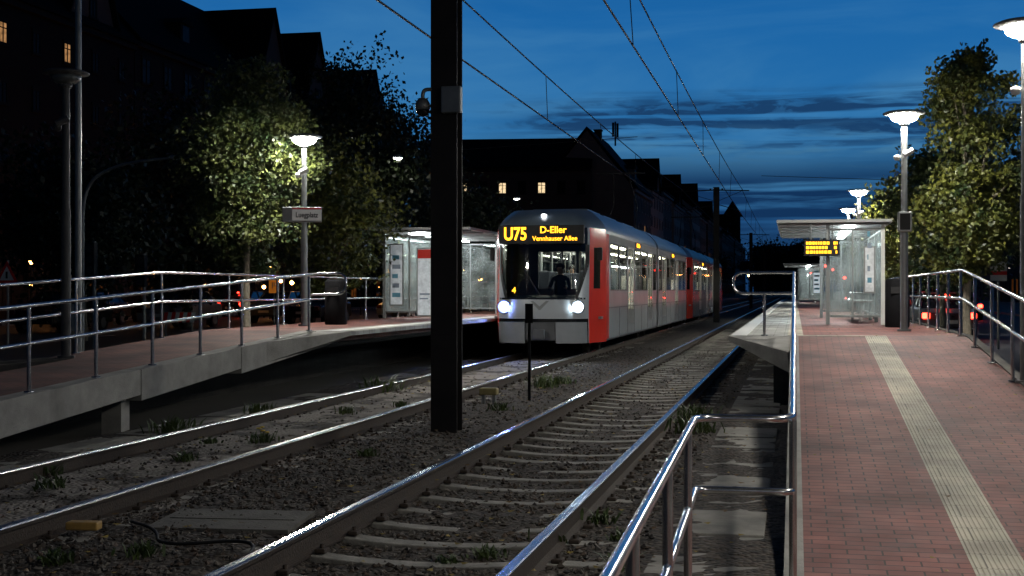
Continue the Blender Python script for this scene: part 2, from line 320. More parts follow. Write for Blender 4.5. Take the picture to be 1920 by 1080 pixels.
st=[M('stone_grey',(.075,.068,.062),.9,0,.4,30),M('stone_dark',(.027,.023,.021),.9,0,.4,30),M('stone_brown',(.070,.047,.034),.9,0,.4,30),M('stone_dark_brown',(.04,.030,.023),.9,0,.4,30),M('stone_pale',(.13,.115,.10),.9,0,.3,30)]
def fst():
    while True:
        y=5+33*random.random()**1.8;x=random.uniform(-7.0,-.9)
        if abs(abs(x-XR)-.75)<.09 or abs(abs(x-XL)-.75)<.09: continue
        if abs(x-XL)<.7 and random.random()<.8: continue
        sl=((y-4.2+.31)%.62)-.31
        if abs(x-XR)<1.1 and abs(sl)<.10 and random.random()<.8: continue
        if y<14 or random.random()<.5: return x,y,random.uniform(.008,.028)
scatter('ballast_stones',21000,fst,st,'stuff')
V=[];F=[];mi=[]
for k in range(900):
    y=5+25*random.random()**1.5;x=random.uniform(-7.0,-.2);s=random.uniform(.015,.035);a=random.random()*6.28;zz=max(bedz(x,y),-.12 if x>-.86 else -1)+.02;o=len(V)
    for dx,dy,dz in((-1,0,.3),(0,-.7,0),(1.1,0,.4),(0,.7,.1)):V.append((x+s*(dx*math.cos(a)-dy*math.sin(a)),y+s*(dx*math.sin(a)+dy*math.cos(a)),zz+dz*s))
    F.append([o,o+1,o+2,o+3]);mi.append(k%2)
for k in range(150):
    y=6+22*random.random();x=random.choice([random.uniform(.1,2.3),random.gauss(2.15,.12)]);s=random.uniform(.012,.028);a=random.random()*6.28;zz=zR(y)+.012;o=len(V)
    for dx,dy,dz in((-1,0,.3),(0,-.7,0),(1.1,0,.4),(0,.7,.1)):V.append((x+s*(dx*math.cos(a)-dy*math.sin(a)),y+s*(dx*math.sin(a)+dy*math.cos(a)),zz+dz*s))
    F.append([o,o+1,o+2,o+3]);mi.append(k%2)
b=MB();b.v=V;b.f=F;b.m=mi;b.s=[False]*len(F);o=b.obj('fallen_leaves',[M('brown_leaf',(.12,.07,.025),.7),M('yellow_leaf',(.22,.16,.03),.7)]);o['kind']='stuff'

# ---------------------------------------------------------------- tracks
railtop=M('polished_rail_head',(.60,.59,.58),.25,1,.12,14);rust=M('rusty_rail_web',(.045,.032,.024),.75,.2,.4,12,.4,60)
def railmesh(y0,y1):
    b=MB();b.prism([(-.07,-.155),(.07,-.155),(.07,-.14),(.012,-.125),(.012,-.04),(.034,-.032),(.036,-.010),(-.036,-.010),(-.034,-.032),(-.012,-.04),(-.012,-.125),(-.07,-.14)],'y',y0,y1,0)
    b.prism([(-.0365,-.0095),(.0365,-.0095),(.034,-.002),(.026,.003),(-.026,.003),(-.034,-.002)],'y',y0,y1,1);return b
def track(x,label,n,y0):
    r=thing('railway_track',label,'railway track',(x,0,0),0,'tram tracks')
    for sx in(-.75,.75): railmesh(1.5,420).obj('rail',[rust,railtop],r,loc=(sx,0,0))
    b=MB();k=18;prof=[]
    for i in range(k+1):
        xx=-1.15+2.3*i/k;d=max(0,math.cos(math.pi*xx/1.36)) if abs(xx)<.68 else 0
        prof.append((xx,-.138-.045*d**.6))
    b.prism(prof+[(1.15,-.3),(-1.15,-.3)],'y',-.08,.08)
    for sx in(-.75,.75):
        for d in(-.11,.11): b.box(sx+d-.035,sx+d+.035,-.05,.05,-.14,-.11,1);b.cyl((sx+d,0,-.12),(sx+d,0,-.085),.016,n=6,mi=1)
    base=b.obj('sleeper',[sleepm,rust],r,loc=(0,y0,0),bevel=.02)
    for i in range(1,n):
        c=base.copy();C.objects.link(c);c.parent=r;c.location=(random.uniform(-.015,.015),y0+i*.62+random.uniform(-.02,.02),random.uniform(-.010,.003));c.rotation_euler=(random.uniform(-.02,.02),0,random.uniform(-.015,.015))
    return r
track(XR,'steel rails on pale concrete sleepers in gravel ballast',88,4.2)
track(XL,'worn steel rails half buried in sandy ballast beneath tram',50,8)

# ---------------------------------------------------------------- railings
def railing(label,lines,posts,group='tubular handrails',r=.021):
    p0=posts[0];root=thing('handrail',label,'railing',p0[:3],0,group)
    def loc(p): return (p[0]-p0[0],p[1]-p0[1],p[2]-p0[2])
    for nm,l,rr in lines: MB().tube([loc(p) for p in rnd(l,rr,6)],r,12).obj(nm,steel,root)
    for (x,y,zb,zt) in posts:
        q=loc((x,y,zb));b=MB().cyl(q,(q[0],q[1],q[2]+zt-zb),r,n=12);b.lathe([(.0,.012),(.05,.012),(.05,0)],12,(q[0],q[1],q[2]));b.obj('post',steel,root)
    return root
h1,h2=.90,.50
X=-7.6;yp=[20.2-1.33*i for i in range(9)];
railing('long stainless handrail along sloping brick ramp with rounded end loop',
 [('top_rail',[(X,8.5,zL(8.5)+h1),(X,20.3,zL(20.3)+h1+.03),(X+.58,20.32,1.78),(X+.58,20.32,1.45),(X,20.3,1.43)],.16),('middle_rail',[(X,8.5,zL(8.5)+h2+.02),(X,20.2,1.36)],.05)],
 [(X,y,zL(y)+.03,zL(y)+h1) for y in yp])
X=-9.55
railing('stainless handrail on outer side of brick ramp and platform',
 [('top_rail',[(X,8.5,zL(8.5)+1.0),(X,19,1.78),(X,62,1.78)],.3),('middle_rail',[(X,8.5,zL(8.5)+.55),(X,19,1.33),(X,62,1.33)],.3)],
 [(X,y,zL(y),min(1.78,zL(y)+1.0)) for y in [61.5-2.5*i for i in range(21)]])
X=-.01
railing('stainless handrail climbing beside red brick ramp to platform',
 [('top_rail',[(X,19.62,1.46),(X-.86,19.62,1.46),(X-.86,19.62,1.76),(X,19.6,1.76),(X,19.45,.85+h1),(X,7.3,-.08+h1-.01),(X-.52,7.3,-.08+h1-.01),(X-.38,.9,-.08+h1-.01)],.145),
  ('middle_rail',[(X,19.6,1.35),(X,7.3,-.08+h2),(X-.52,7.3,-.08+h2),(X-.38,.9,-.08+h2)],.07)],
 [(X,7.34,-.1,.80)]+[(X,7.34+1.36*i,zR(7.34+1.36*i),zR(7.34+1.36*i)+h1) for i in range(1,10)]+[(X-.52+.0219*(7.3-y),y,-.14,.80) for y in(6.6,5.2,3.8,2.4,1.3)]+[(X-.42,19.62,.85,1.46)])
X=2.30
railing('stainless handrail on street side of red brick ramp',
 [('top_rail',[(X,9,zR(9)+h1+.04),(X,19.6,1.79),(X,34,1.79)],.25),('middle_rail',[(X,9,zR(9)+h2+.04),(X,19.6,1.39),(X,34,1.39)],.25)],
 [(X,9+1.55*i,zR(9+1.55*i),min(1.79,zR(9+1.55*i)+h1+.03)) for i in range(17)])

# ---------------------------------------------------------------- lamps
def lamp(x,y,zb,lit=lampon,label=None,top=4.4,mt=galv,sc=1.):
    r=thing('street_lamp',label or 'lit platform lamp with flared cap on grey tubular post','street lamp',(x,y,zb),0,'platform lamps')
    H=top-zb-.24
    MB().cyl((0,0,0),(0,0,H*.55),.062,n=18).cyl((0,0,H*.55),(0,0,H),.05,n=18).cyl((0,0,0),(0,0,.03),.11).obj('post',mt,r)
    hd=MB().lathe([(.0,.0),(.075,.0),(.085,.04),(.07,.055)],28,(0,0,H)).lathe([(.225*sc,.155),(.33*sc,.18),(.338*sc,.195),(.28*sc,.22),(.1,.238),(0,.242)],28,(0,0,H))
    for k in range(3):
        a=k*2.094+.4;hd.cyl((.085*math.cos(a),.085*math.sin(a),H+.04),(.23*sc*math.cos(a),.23*sc*math.sin(a),H+.17),.006,n=6)
    hd.obj('lamp_cap',mt,r)
    MB().lathe([(.06,.052),(.14*sc,.062),(.20*sc,.095),(.222*sc,.156),(.0,.16)],28,(0,0,H)).obj('lamp_glass',lit,r)
    b=MB().cyl((0,0,H-.45),(.0,-.12,H-.42),.02).cyl((-.02,-.2,H-.5),(.12,-.14,H-.42),.045,n=12);b.lathe([(.0,-.05),(.04,-.04),(.055,0),(.055,.03),(0,.05)],14,(-.11,-.02,H-.52));b.obj('security_camera',white if mt is galv else mt,r)
    return r
lamp(1.72,22.3,.85);lamp(2.42,15.1,zR(15.1),lampfar);lamp(1.78,39.2,.85);lamp(1.82,47.8,.85)
lamp(2.42,7.,-.08,lampfar);lamp(2.42,-1.,-.08,emat('lit_lamp_glass_dim',(1,.97,.88),230))
L1=lamp(-8.9,23.4,.85);lamp(-9.35,15.9,zL(15.9),lampoff,'unlit platform lamp with flared cap on grey post by ramp',mt=galvd,sc=.9)
r=thing('signal_box','small grey control box fixed to lamp post','control box',(1.72,22.3,2.6));MB().box(-.11,.11,-.2,-.055,-.16,.16).obj('case',galv,r,bevel=.015);MB().box(-.08,.08,-.206,-.201,-.13,.13).obj('door',darkpaint,r)
s=thing('station_sign','white station name sign with red stripe on lamp post','sign',(-8.88,23.3,2.92))
MB().box(-.38,.34,-.09,.0,-.16,.12).obj('sign_box',galv,s,bevel=.01)
MB().box(-.20,.33,-.096,-.0905,-.13,.075).box(-.20,.33,-.096,-.0905,.08,.105,1).obj('sign_face',[M('sign_white',(.5,.5,.48),.4,0,.05,3,emit=(1,1,.95),estr=.06),M('sign_red',(.35,.02,.02),.4,emit=(1,.03,.02),estr=.05)],s)  # faint emission added to brighten the sign face and stripe
text('Luegplatz',.135,M('sign_black_letters',(.01,.01,.01),.6,spec=.1),s,(.065,-.101,-.03),(R(90),0,0),.8,bold=.002)
s.rotation_euler=(0,0,R(20))

# ---------------------------------------------------------------- poles and overhead wires
MX=-3.93
def hbeam(b,w,d,z0,z1,t=.02):
    b.box(-w/2,w/2,-d/2,-d/2+t,z0,z1).box(-w/2,w/2,d/2-t,d/2,z0,z1).box(-t/2,t/2,-d/2+t,d/2-t,z0,z1)
def mast(y,w=.30,hh=7.0):
    r=thing('catenary_mast','dark steel overhead line mast standing between tram tracks','mast',(MX,y,-.2),0,'overhead line masts')
    b=MB();hbeam(b,w,.26,0,hh);b.box(-w/2-.03,w/2+.03,-.2,.2,0,.05)
    for k in (1.2,2.6,4.6): b.box(-w/2,w/2,-.134,-.1305,k,k+.012)
    b.obj('post',M('mast_paint',(.014,.012,.012),.6,0,.4,3,spec=.25) if y<20 else darkpaint,r,bevel=.004)
    for sx,xx in((1,-2.62),(-1,XL-.03)):
        q=(xx-MX);bb=MB().cyl((sx*.12,0,6.85),(q+sx*.35,0,6.8),.03,n=8).cyl((sx*.12,0,6.3),(q,0,6.8),.014,n=6).cyl((sx*.12,0,6.1),(q-sx*.2,0,5.8),.02,n=8).cyl((q,0,6.8),(q,0,6.9),.02,n=8)
        bb.lathe([(.0,0),(.04,.0),(.055,.02),(.04,.04),(.055,.06),(.04,.08),(0,.09)],10,(sx*.3,0,6.85));bb.obj('bracket_arm',darkpaint,r)
    return r
mast(14.9,.31);mast(69);mast(124,.3);mast(180,.3)
cc=thing('security_camera','dome camera on curved arm fixed to dark mast','camera',(MX,14.72,3.7))
MB().tube(rnd([(-.13,0,.10),(-.21,0,.10),(-.235,0,.06),(-.235,0,-.03)],.05,6),.022).obj('arm',galv,cc)
MB().lathe([(0,0),(.05,0),(.085,-.06),(.085,-.13),(.0,-.13)],20,(-.235,0,0)).obj('housing',galv,cc)
MB().lathe([(.075,-.131),(.07,-.17),(.045,-.2),(0,-.215)],20,(-.235,0,0)).obj('dome',darkwin,cc)
jb=thing('junction_box','grey metal junction box bolted to dark mast','junction box',(MX+.10,14.745,3.66))
MB().box(-.1,.13,-.1,.0,-.14,.16).obj('box',galv,jb,bevel=.01);MB().box(-.08,.11,-.107,-.102,-.12,.14).cyl((.0,-.11,0),(0,-.118,0),.012).obj('door',galv,jb)
wirem=M('wire_dark',(.015,.015,.015),.6,.3)
def wire(xc,label,spans=((-40,14.9),(14.9,69),(69,124),(124,180))):
    r=thing('overhead_wire',label,'overhead wire',(xc,0,0),0,'overhead contact lines')
    b=MB();pts=[];c=MB();cp=[];mz=lambda t:6.72-.22*4*t*(1-t)
    for y0,y1 in spans:
        for k in range(12):
            t=k/12;pts.append((0,y0+(y1-y0)*t,mz(t)))
    pts.append((0,180,6.72));b.tube(pts,.016,6);b.obj('messenger_wire',wirem,r)
    sg=[-.1,.1,-.1,.1,-.1]
    for i,(y0,y1) in enumerate(spans): cp+= [(sg[i],y0,5.5)]
    cp.append((sg[4],180,5.5));c.tube(cp,.017,6);c.obj('contact_wire',wirem,r)
    for i,(y0,y1) in enumerate(spans[1:]):
        for k in range(1,6):
            t=k/6-.04;y=y0+(y1-y0)*t;x1=sg[i+1]+(sg[i+2]-sg[i+1])*t
            MB().cyl((0,y,mz(t)),(x1,y,5.5),.009,n=5).obj('dropper',wirem,r)
wire(XL-.03,'overhead wires with droppers above the track of the tram');wire(-2.66,'overhead wires with droppers above the empty track')
r=thing('track_marker','thin dark marker post with small plate in ballast','marker post',(-3.83,19.3,-.15))
MB().cyl((0,0,0),(0,0,1.45),.022).obj('post',blackp,r);MB().box(-.06,.06,-.032,-.022,1.17,1.46).obj('plate',blackp,r,bevel=.004)
r=thing('track_box','small yellow painted box on metal feet beside rail','equipment box',(-4.28,18.6,-.13))
MB().box(-.13,.13,-.08,.08,.14,.24).obj('cover',M('faded_yellow',(.24,.20,.08),.6),r,bevel=.02);MB().box(-.1,-.06,-.05,.05,0,.14).obj('leg',galv,r);MB().box(.06,.1,-.05,.05,0,.14).obj('leg',galv,r)
o=MB().box(-.11,.11,-.05,.05,0,.055).obj('marker_block',M('yellow_ochre_block',(.34,.20,.05),.6,0,.3,12),loc=(-4.66,8.15,-.10),bevel=.01,rot=(0,0,.12));tag(o,'small yellow ochre block lying beside rusty rail','marker block')
o=MB().box(-.5,.5,-.36,.36,0,.03).box(-.45,.45,-.02,.02,.03,.035).obj('concrete_cover',concdirty,loc=(-3.86,8.75,-.13),bevel=.01,rot=(.015,0,.1));tag(o,'flat weathered concrete cover slab in ballast between tracks','cover slab')
o=MB().tube(rnd([(-4.5,8.5,-.1),(-4.1,8.1,-.07),(-3.9,7.7,-.1),(-3.3,7.9,-.06),(-3.2,7.4,-.12)],.3,8),.011).obj('cable',dark);tag(o,'loose black cable lying across the ballast','cable')

# ---------------------------------------------------------------- tram
plan=[(0,-1.5),(.3,-1.49),(.6,-1.44),(.85,-1.34),(.96,-1.25),(1.03,-1.12),(1.10,-.9),(1.18,-.6),(1.255,-.3),(1.325,0)]
px=[p[0] for p in plan];py=[p[1] for p in plan];W=1.325
def lean(z):
    if z<1: l=(1-z)*.15
    else: l=(z-1)*.15
    if z>2.95: l+=((z-2.95)/.45)**2*.75
    return l
def ww(z): return W if z<2.85 else W-.42*min(1,((z-2.85)/.55))**2
def surf(x,z,off=0):
    ax=abs(x);y=float(np.interp(ax,px,py));s=ww(z)/W
    yy=y*(1.5-lean(z))/1.5
    return (x*s*(1+off*.3),yy-off,z)
def patch(b,xa,xb,z0,z1,nx=10,nz=6,off=0,mi=0):
    vs=[];fs=[]
    for j in range(nz+1):
        zz=z0+(z1-z0)*j/nz;a=xa(zz) if callable(xa) else xa;c=xb(zz) if callable(xb) else xb
        for i in range(nx+1): vs.append(surf(a+(c-a)*i/nx,zz,off))
    for j in range(nz):
        for i in range(nx): fs.append((j*(nx+1)+i,j*(nx+1)+i+1,(j+1)*(nx+1)+i+1,(j+1)*(nx+1)+i))
    b.add(vs,fs,mi,True)
headE1=emat('headlight_white',(.70,.90,1),330);headE2=emat('headlight_glare_blue',(.14,.22,1),620);headoff=M('headlight_off',(.4,.4,.42),.1)  # headE2 puts the blue glare of the left headlight into the lens colour
bowlm=M('headlight_reflector_bowl',(.09,.09,.10),.35,.3,.1,5)
inner=M('tram_interior_cream',(.70,.68,.62),.6,0,.05);seatm=M('seat_dark_fabric',(.05,.055,.07),.8);ceilE=emat('tram_ceiling_light',(1,.95,.80),44)
skinm=M('skin',(.42,.26,.19),.5,0,.06);bumperm=M('bumper_grey',(.22,.23,.245),.4,0,.1,3);partm=M('cab_partition_grey',(.12,.12,.12),.7);coupm=M('coupler_cover_grey',(.06,.062,.068),.5)
def person(loc,rz,cloth,hairc,label):
    sk=[((0,0,0),.13),((0,0,.2),.125),((0,0,.38),.14),((0,0,.5),.09),((0,0,.57),.05),((0,-.01,.64),.075),((0,-.015,.72),.088),((0,-.01,.79),.06)]
    ed=[(i,i+1) for i in range(7)]
    def add(p,rr,par): sk.append((p,rr));ed.append((par,len(sk)-1));return len(sk)-1
    add((0,-.115,.69),.014,6)
    for s in(-1,1):
        sh=add((s*.18,0,.46),.06,3);el=add((s*.24,-.1,.22),.042,sh);wr=add((s*.2,-.33,.24),.028,el);hd=add((s*.19,-.39,.25),.03,wr)
        for k in range(4): 
            f=add((s*.19+(k-1.5)*.02,-.44,.25),.009,hd);add((s*.19+(k-1.5)*.022,-.46-.005*(k%2),.225),.008,f)
        t=add((s*.19-s*.035,-.4,.24),.01,hd);add((s*.19-s*.04,-.43,.23),.008,t)
        a=add((s*.1,-.04,-.02),.1,0);k=add((s*.12,-.45,.0),.07,a);f=add((s*.12,-.47,-.4),.045,k);add((s*.12,-.6,-.44),.035,f)
    me=bpy.data.meshes.new('p');me.from_pydata([p for p,_ in sk],ed,[]);o=bpy.data.objects.new('p',me);C.objects.link(o)
    o.modifiers.new('s','SKIN');sv=me.skin_vertices[0].data
    for i,(p,rr) in enumerate(sk): sv[i].radius=(rr,rr)
    sv[0].use_root=True;sv[2].radius=(.17,.11);sv[1].radius=(.14,.1);sv[3].radius=(.13,.08)
    sb=o.modifiers.new('b','SUBSURF');sb.levels=1
    dg=bpy.context.evaluated_depsgraph_get();m2=bpy.data.meshes.new_from_object(o.evaluated_get(dg));bpy.data.objects.remove(o)
    m2.materials.clear();m2.materials.append(cloth);m2.materials.append(skinm)
    for p in m2.polygons:
        p.use_smooth=True
        if p.center.z>.545 or (p.center.y<-.345 and p.center.z>.15): p.material_index=1
    q=bpy.data.objects.new('person',m2);C.objects.link(q);q.location=loc;q.rotation_euler=(0,0,rz)
    tag(q,label,'person')
    MB().lathe([(.098,0),(.105,.05),(.09,.1),(.05,.135),(0,.145)],16,(0,.012,.69)).obj('hair',hairc,q);return q

def tram(loc,lit):
    r=thing('tram','light grey tram with red front corners and amber destination display' if lit else 'second light grey and red tram unit coupled behind','tram',loc,0,'coupled trams')
    LEN=24.
    zw=1.50
    ops=[(.75,2.3,zw,2.66,0),(2.42,3.98,zw,2.66,0),(4.2,5.5,.62,2.68,1),(5.72,7.25,zw,2.66,0),(7.37,8.9,zw,2.66,0),(9.1,10.4,.62,2.68,1),(10.6,11.5,zw,2.66,0)]
    ops=ops+[(LEN-b_,LEN-a_,c_,d_,k_) for a_,b_,c_,d_,k_ in reversed(ops)]
    for s in(-1,1):
        b=MB();x0,x1=(W-.04,W) if s>0 else (-W,-W+.04)
        prev=0
        for (a,c,zb,zt,k) in ops:
            if prev==0: b.box(x0,x1,0,.45,.32,2.85,1);b.box(x0,x1,.45,a,.32,2.85,0)
            elif not(prev<LEN/2<a): b.box(x0,x1,prev,a,.32,2.85,0)
            else:
                b.box(x0,x1,prev,11.68,.32,2.85,0);b.box(x0,x1,12.32,a,.32,2.85,0)
            b.box(x0,x1,a,c,.32,zb,0);b.box(x0,x1,a,c,zt,2.85,0);prev=c
        b.box(x0,x1,prev,LEN-.45,.32,2.85,0);b.box(x0,x1,LEN-.45,LEN,.32,2.85,1)
        b.obj('side_wall',[tramgrey,tramred],r)
        x0,x1=(W+.001,W+.007) if s>0 else(-W-.007,-W-.001)
        g=MB()
        for (ya,yb) in((0,11.6),(12.4,LEN)):
            g.box(x0,x1,ya+.45 if ya==0 else ya,yb if yb<20 else yb-.45,1.08,1.10);g.box(x0,x1,ya,yb,.32,.36)
        for yy_ in(4.08,5.61,9.0,10.5,13.5,15.,18.39,19.92,7.31,16.69,2.36,21.64): g.box(x0,x1,yy_-.006,yy_+.006,.37,1.07)
        g.obj('trim',darkpaint,r)
    bb=MB()
    for k in range(6):
        y=11.69+k*.105
        for d,o_ in((.0,.04),(.05,.09)):
            for s in(-1,1): bb.box(s*(W-o_)-.02,s*(W-o_)+.02,y+d,y+d+.05,.4,2.9)
            bb.box(-W+o_,W-o_,y+d,y+d+.05,2.9-o_,3.0-o_)
    bb.obj('gangway_bellows',dark,r)
    prof=[]
    for k in range(13):
        t=k/12;zz=2.85+.55*t;prof.append((ww(zz),zz))
    prof+= [(.5,3.43)]
    poly=prof+[(-x,zz) for x,zz in reversed(prof)]
    b=MB();b.prism(poly,'y',0,11.7);b.prism(poly,'y',12.3,LEN);b.obj('roof',tramroof,r)
    for a,c in((1.2,3.4),(4.,6.5),(8.,10.8),(13.4,15.8),(17.,19.4),(20.6,22.8)): MB().box(-.7,.7,a,c,3.43,3.52).obj('roof_equipment',tramroof,r,bevel=.04)
    for s in(-1,1):
        for (a,c,zb,zt,k) in ops:
            fr=MB();xo=W+.004;t=.03
            def fx(x0,x1,y0,y1,z0,z1,mi=0): 
                if s<0:x0,x1=-x1,-x0
                fr.box(x0,x1,y0,y1,z0,z1,mi)
            if k==0:
                fx(W-.015,xo,a,c,zb,zb+t);fx(W-.015,xo,a,c,zt-t,zt);fx(W-.015,xo,a,a+t,zb+t,zt-t);fx(W-.015,xo,c-t,c,zb+t,zt-t);fx(W-.015,xo,a+t,c-t,2.32,2.34)
                fx(W-.008,W-.004,a+t,c-t,zb+t,zt-t,1);fr.obj('window',[dark,tglass],r)
            else:
                m=(a+c)/2
                for y0,y1 in((a,m-.01),(m+.01,c)):
                    fx(W-.03,xo,y0,y1,zb,1.0,2);fx(W-.015,xo,y0,y1,zt-.06,zt,2);fx(W-.015,xo,y0,y0+.05,1.0,zt-.06,2);fx(W-.015,xo,y1-.05,y1,1.0,zt-.06,2);fx(W-.008,W-.004,y0+.05,y1-.05,1.0,zt-.06,1)
                fr.obj('door',[dark,tglass,galv],r)
    b=MB();b.box(-W+.05,W-.05,-.5,LEN+.5,.84,.9);b.obj('floor',M('tram_floor',(.16,.16,.16),.6),r)
    b=MB();b.box(-W+.05,W-.05,.7,LEN-.7,2.78,2.84);b.obj('ceiling',inner,r)
    for a in(1,4,7,13,16,19):
        for s in(-.55,.55): MB().box(s-.09,s+.09,a,a+2.7,2.755,2.775).obj('ceiling_light',ceilE,r)
    for yy_ in(.72,LEN-.76):
        b=MB();b.box(-W+.08,-.45,yy_,yy_+.04,.9,2.75);b.box(.75,W-.08,yy_,yy_+.04,.9,2.75);b.box(-.45,.75,yy_,yy_+.04,.9,1.55);b.box(-.45,.75,yy_,yy_+.04,2.45,2.75);b.box(.12,.16,yy_,yy_+.04,1.55,2.45);b.obj('cab_partition',partm,r)
    for yy_ in (4.1,5.6,8.98,10.5,13.5,15.02,18.4,19.9):
        for s in (-1,1): MB().box(s*.95-.35,s*.95+.35,yy_-.015,yy_+.015,.9,1.9).obj('wind_screen_panel',inner,r)
    seat=MB();seat.box(-.42,.42,-.22,.22,.38,.46).box(-.42,.42,.18,.26,.46,1.1).box(-.3,.3,-.1,.1,0,.38)
    s0=None
    for yy_ in(1.6,2.5,3.4,6.2,7.0,7.9,8.6,11,13,15.5,16.3,17.2,20.5,21.4,22.2):
        for s in(-.8,.8):
            if s0 is None: s0=seat.obj('seat',seatm,r,loc=(s,yy_,.9),bevel=.04)
            else:
                q=s0.copy();C.objects.link(q);q.parent=r;q.location=(s,yy_,.9)
    for yy_ in(4,5.7,9,10.5,13.4,15,18.3,19.8):
        for s in(-.45,.45): MB().cyl((s,yy_,.9),(s,yy_,2.78),.018,n=8).obj('grab_pole',steel,r)
    for yy_ in(1.6,12,22.4):
        for dy in(-.9,.9):
            for s in(-1,1):
                w_=MB();w_.tube([(s*.66,0,0),(s*.80,0,0)],.33,24).tube([(s*.8,0,0),(s*.83,0,0)],.22,24);w_.obj('wheel',rust,r,loc=(0,yy_+dy,.335))
        MB().box(-1.05,1.05,yy_-1.25,yy_+1.25,.25,.6).obj('bogie',dark,r,bevel=.03)
    MB().box(-1.0,1.0,3.3,10.3,.3,.8).obj('underframe',dark,r);MB().box(-1.0,1.0,13.7,20.6,.3,.8).obj('underframe',dark,r)
    def wh(zz):
        t=(zz-1.32)/(2.56-1.32);return .80+.22*min(1,t*1.6)**.8
    for end in(0,1):
        E=dict(loc=(0,0 if end==0 else LEN,0),rot=(0,0,0 if end==0 else math.pi))
        b=MB()
        for s in(-1,1):
            sx=lambda f,s=s:(lambda zz:s*(f(zz) if callable(f) else f))
            patch(b,sx(wh),sx(1.05),1.32,2.56,5,16)
            patch(b,sx(1.06),sx(W),.3,1.55,8,8,mi=1);patch(b,sx(1.05),sx(1.06),.3,2.6,1,8,mi=0);patch(b,sx(1.06),sx(1.13),1.55,2.5,2,10,mi=1);patch(b,sx(1.13),sx(1.23),1.55,2.5,4,10,mi=2);patch(b,sx(1.23),sx(W),1.55,2.5,2,10,mi=1)
            patch(b,sx(1.06),sx(W),2.5,2.95,8,3,mi=1);patch(b,sx(1.02),sx(1.06),2.56,2.95,2,3,mi=0)
        patch(b,-1.05,1.05,.86,1.32,24,5)
        patch(b,-1.02,1.02,2.56,2.95,20,4,mi=2)
        patch(b,-W,W,2.95,3.40,40,9,mi=3)
        vs=[surf(-W+2*W*i/40,3.40) for i in range(41)]+[(ww(3.4)*.4,0,3.43),(-ww(3.4)*.4,0,3.43)];b.add(vs,[tuple(range(43))],3)
        patch(b,-1.05,1.05,.78,.86,20,1,off=-.05,mi=2)
        patch(b,-1.0,1.0,1.30,1.34,20,1,off=.012,mi=2)
        b.obj('front_shell',[tramgrey,tramred,darkwin,tramroof],r,**E)
        for s in(-1,1):
            b=MB();patch(b,s*.36,s*1.03,.30,.78,8,4,off=.02);
            x0=s*.36;p0=surf(x0,.30,.02);p1=surf(x0,.78,.02);b.add([p0,p1,(x0,p1[1]+.4,.78),(x0,p0[1]+.4,.30)],[(0,1,2,3)])
            pt=[surf(s*(.36+.67*i/8),.78,.02) for i in range(9)];b.add(pt+[(s*1.0,-.9,.78),(s*.36,-.9,.78)],[tuple(range(11))])
            b.obj('bumper',bumperm,r,**E)
        MB().box(-.35,.35,-1.40,-.7,.36,.78).cyl((0,-1.4,.52),(0,-1.5,.52),.07).box(-.13,.13,-1.62,-1.48,.40,.62).obj('coupler',coupm,r,bevel=.02,**E)
        b=MB();patch(b,lambda zz:-wh(zz),lambda zz:wh(zz),1.34,2.56,20,10,off=.0);b.obj('windshield',wglass,r,**E)
        for s in(-1,1):
            b=MB();patch(b,lambda zz:s*wh(zz)-.035,lambda zz:s*wh(zz)+.035,1.34,2.56,2,12,off=.006);b.obj('windshield_frame',dark,r,**E)
        MB().tube([surf(.0,1.40,.03),surf(-.38,2.0,.03),surf(-.3,2.3,.03)],.012,6).obj('wiper',dark,r,**E)
        for i,s in enumerate((-1,1)):
            p=surf(s*.86,1.13,0);P=(E['loc'][0]+(p[0] if end==0 else -p[0]),E['loc'][1]+(p[1] if end==0 else -p[1]),1.13);RT=(R(90),0,E['rot'][2])
            on=lit and end==0
            MB().lathe([(.15,-.10),(.155,.06),(.145,.065),(.12,.045),(.07,.03),(0,.028)],28).obj('headlight_housing',bowlm,r,loc=P,rot=RT)
            MB().lathe([(.072,.035),(.068,.065),(.042,.085),(0,.09)],24).obj('headlight',((headE2 if i==0 else headE1) if on else headoff),r,loc=P,rot=RT)
            if on and i==0: MB().lathe([(.045,.088),(.04,.096),(0,.10)],20).obj('headlight_glare_core',headE1,r,loc=P,rot=RT)  # white disc added as the bright centre of the painted glare
        p=surf(0,3.2,0)
        MB().box(-.05,.05,p[1]-.08,p[1]+.1,3.2,3.27).obj('top_lamp',emat('top_lamp_lit',(1,1,1),9) if(lit and end==0) else headoff,r,bevel=.02,**E)
        pc=surf(0,1.2,.01)
        cm=MB();cm.add([(-.22,pc[1]-.012,1.27),(-.15,pc[1]-.012,1.27),(0,pc[1]-.012,1.14),(.15,pc[1]-.012,1.27),(.22,pc[1]-.012,1.27),(.02,pc[1]-.012,1.06),(-.02,pc[1]-.012,1.06)],[(0,1,2,6),(2,3,4,5),(2,5,6)]);cm.obj('emblem',galv,r,**E)
        MB().prism([(-1.02,.95),(-1.02,1.33),(-.75,1.40),(-.45,1.34),(-.45,.95)],'x',-.85,.85).obj('driver_console',darkpaint,r,bevel=.03,**E)
    d=MB();d.box(-.99,.99,-1.31,-1.18,2.575,3.0);dd=d.obj('destination_display',dark,r,bevel=.01)
    if lit:
        text('U75',.41,orange,dd,(-.60,-1.314,2.79),(R(90),0,0),.78,bold=.010)
        text('D-Eller',.215,orange,dd,(.28,-1.314,2.885),(R(90),0,0),1.0,bold=.003)
        text('Vennhauser Allee',.15,orange,dd,(.32,-1.314,2.69),(R(90),0,0),.98,bold=.001)
    for yy_ in(6.5,17.5):
        d=MB();d.box(W,W+.012,yy_-.7,yy_+.7,2.68,2.85);dd=d.obj('side_display',dark,r)
        text('U75 D-Eller',.15,orange,dd,(W+.014,yy_,2.765),(R(90),0,R(90)),1.1,bold=.004)
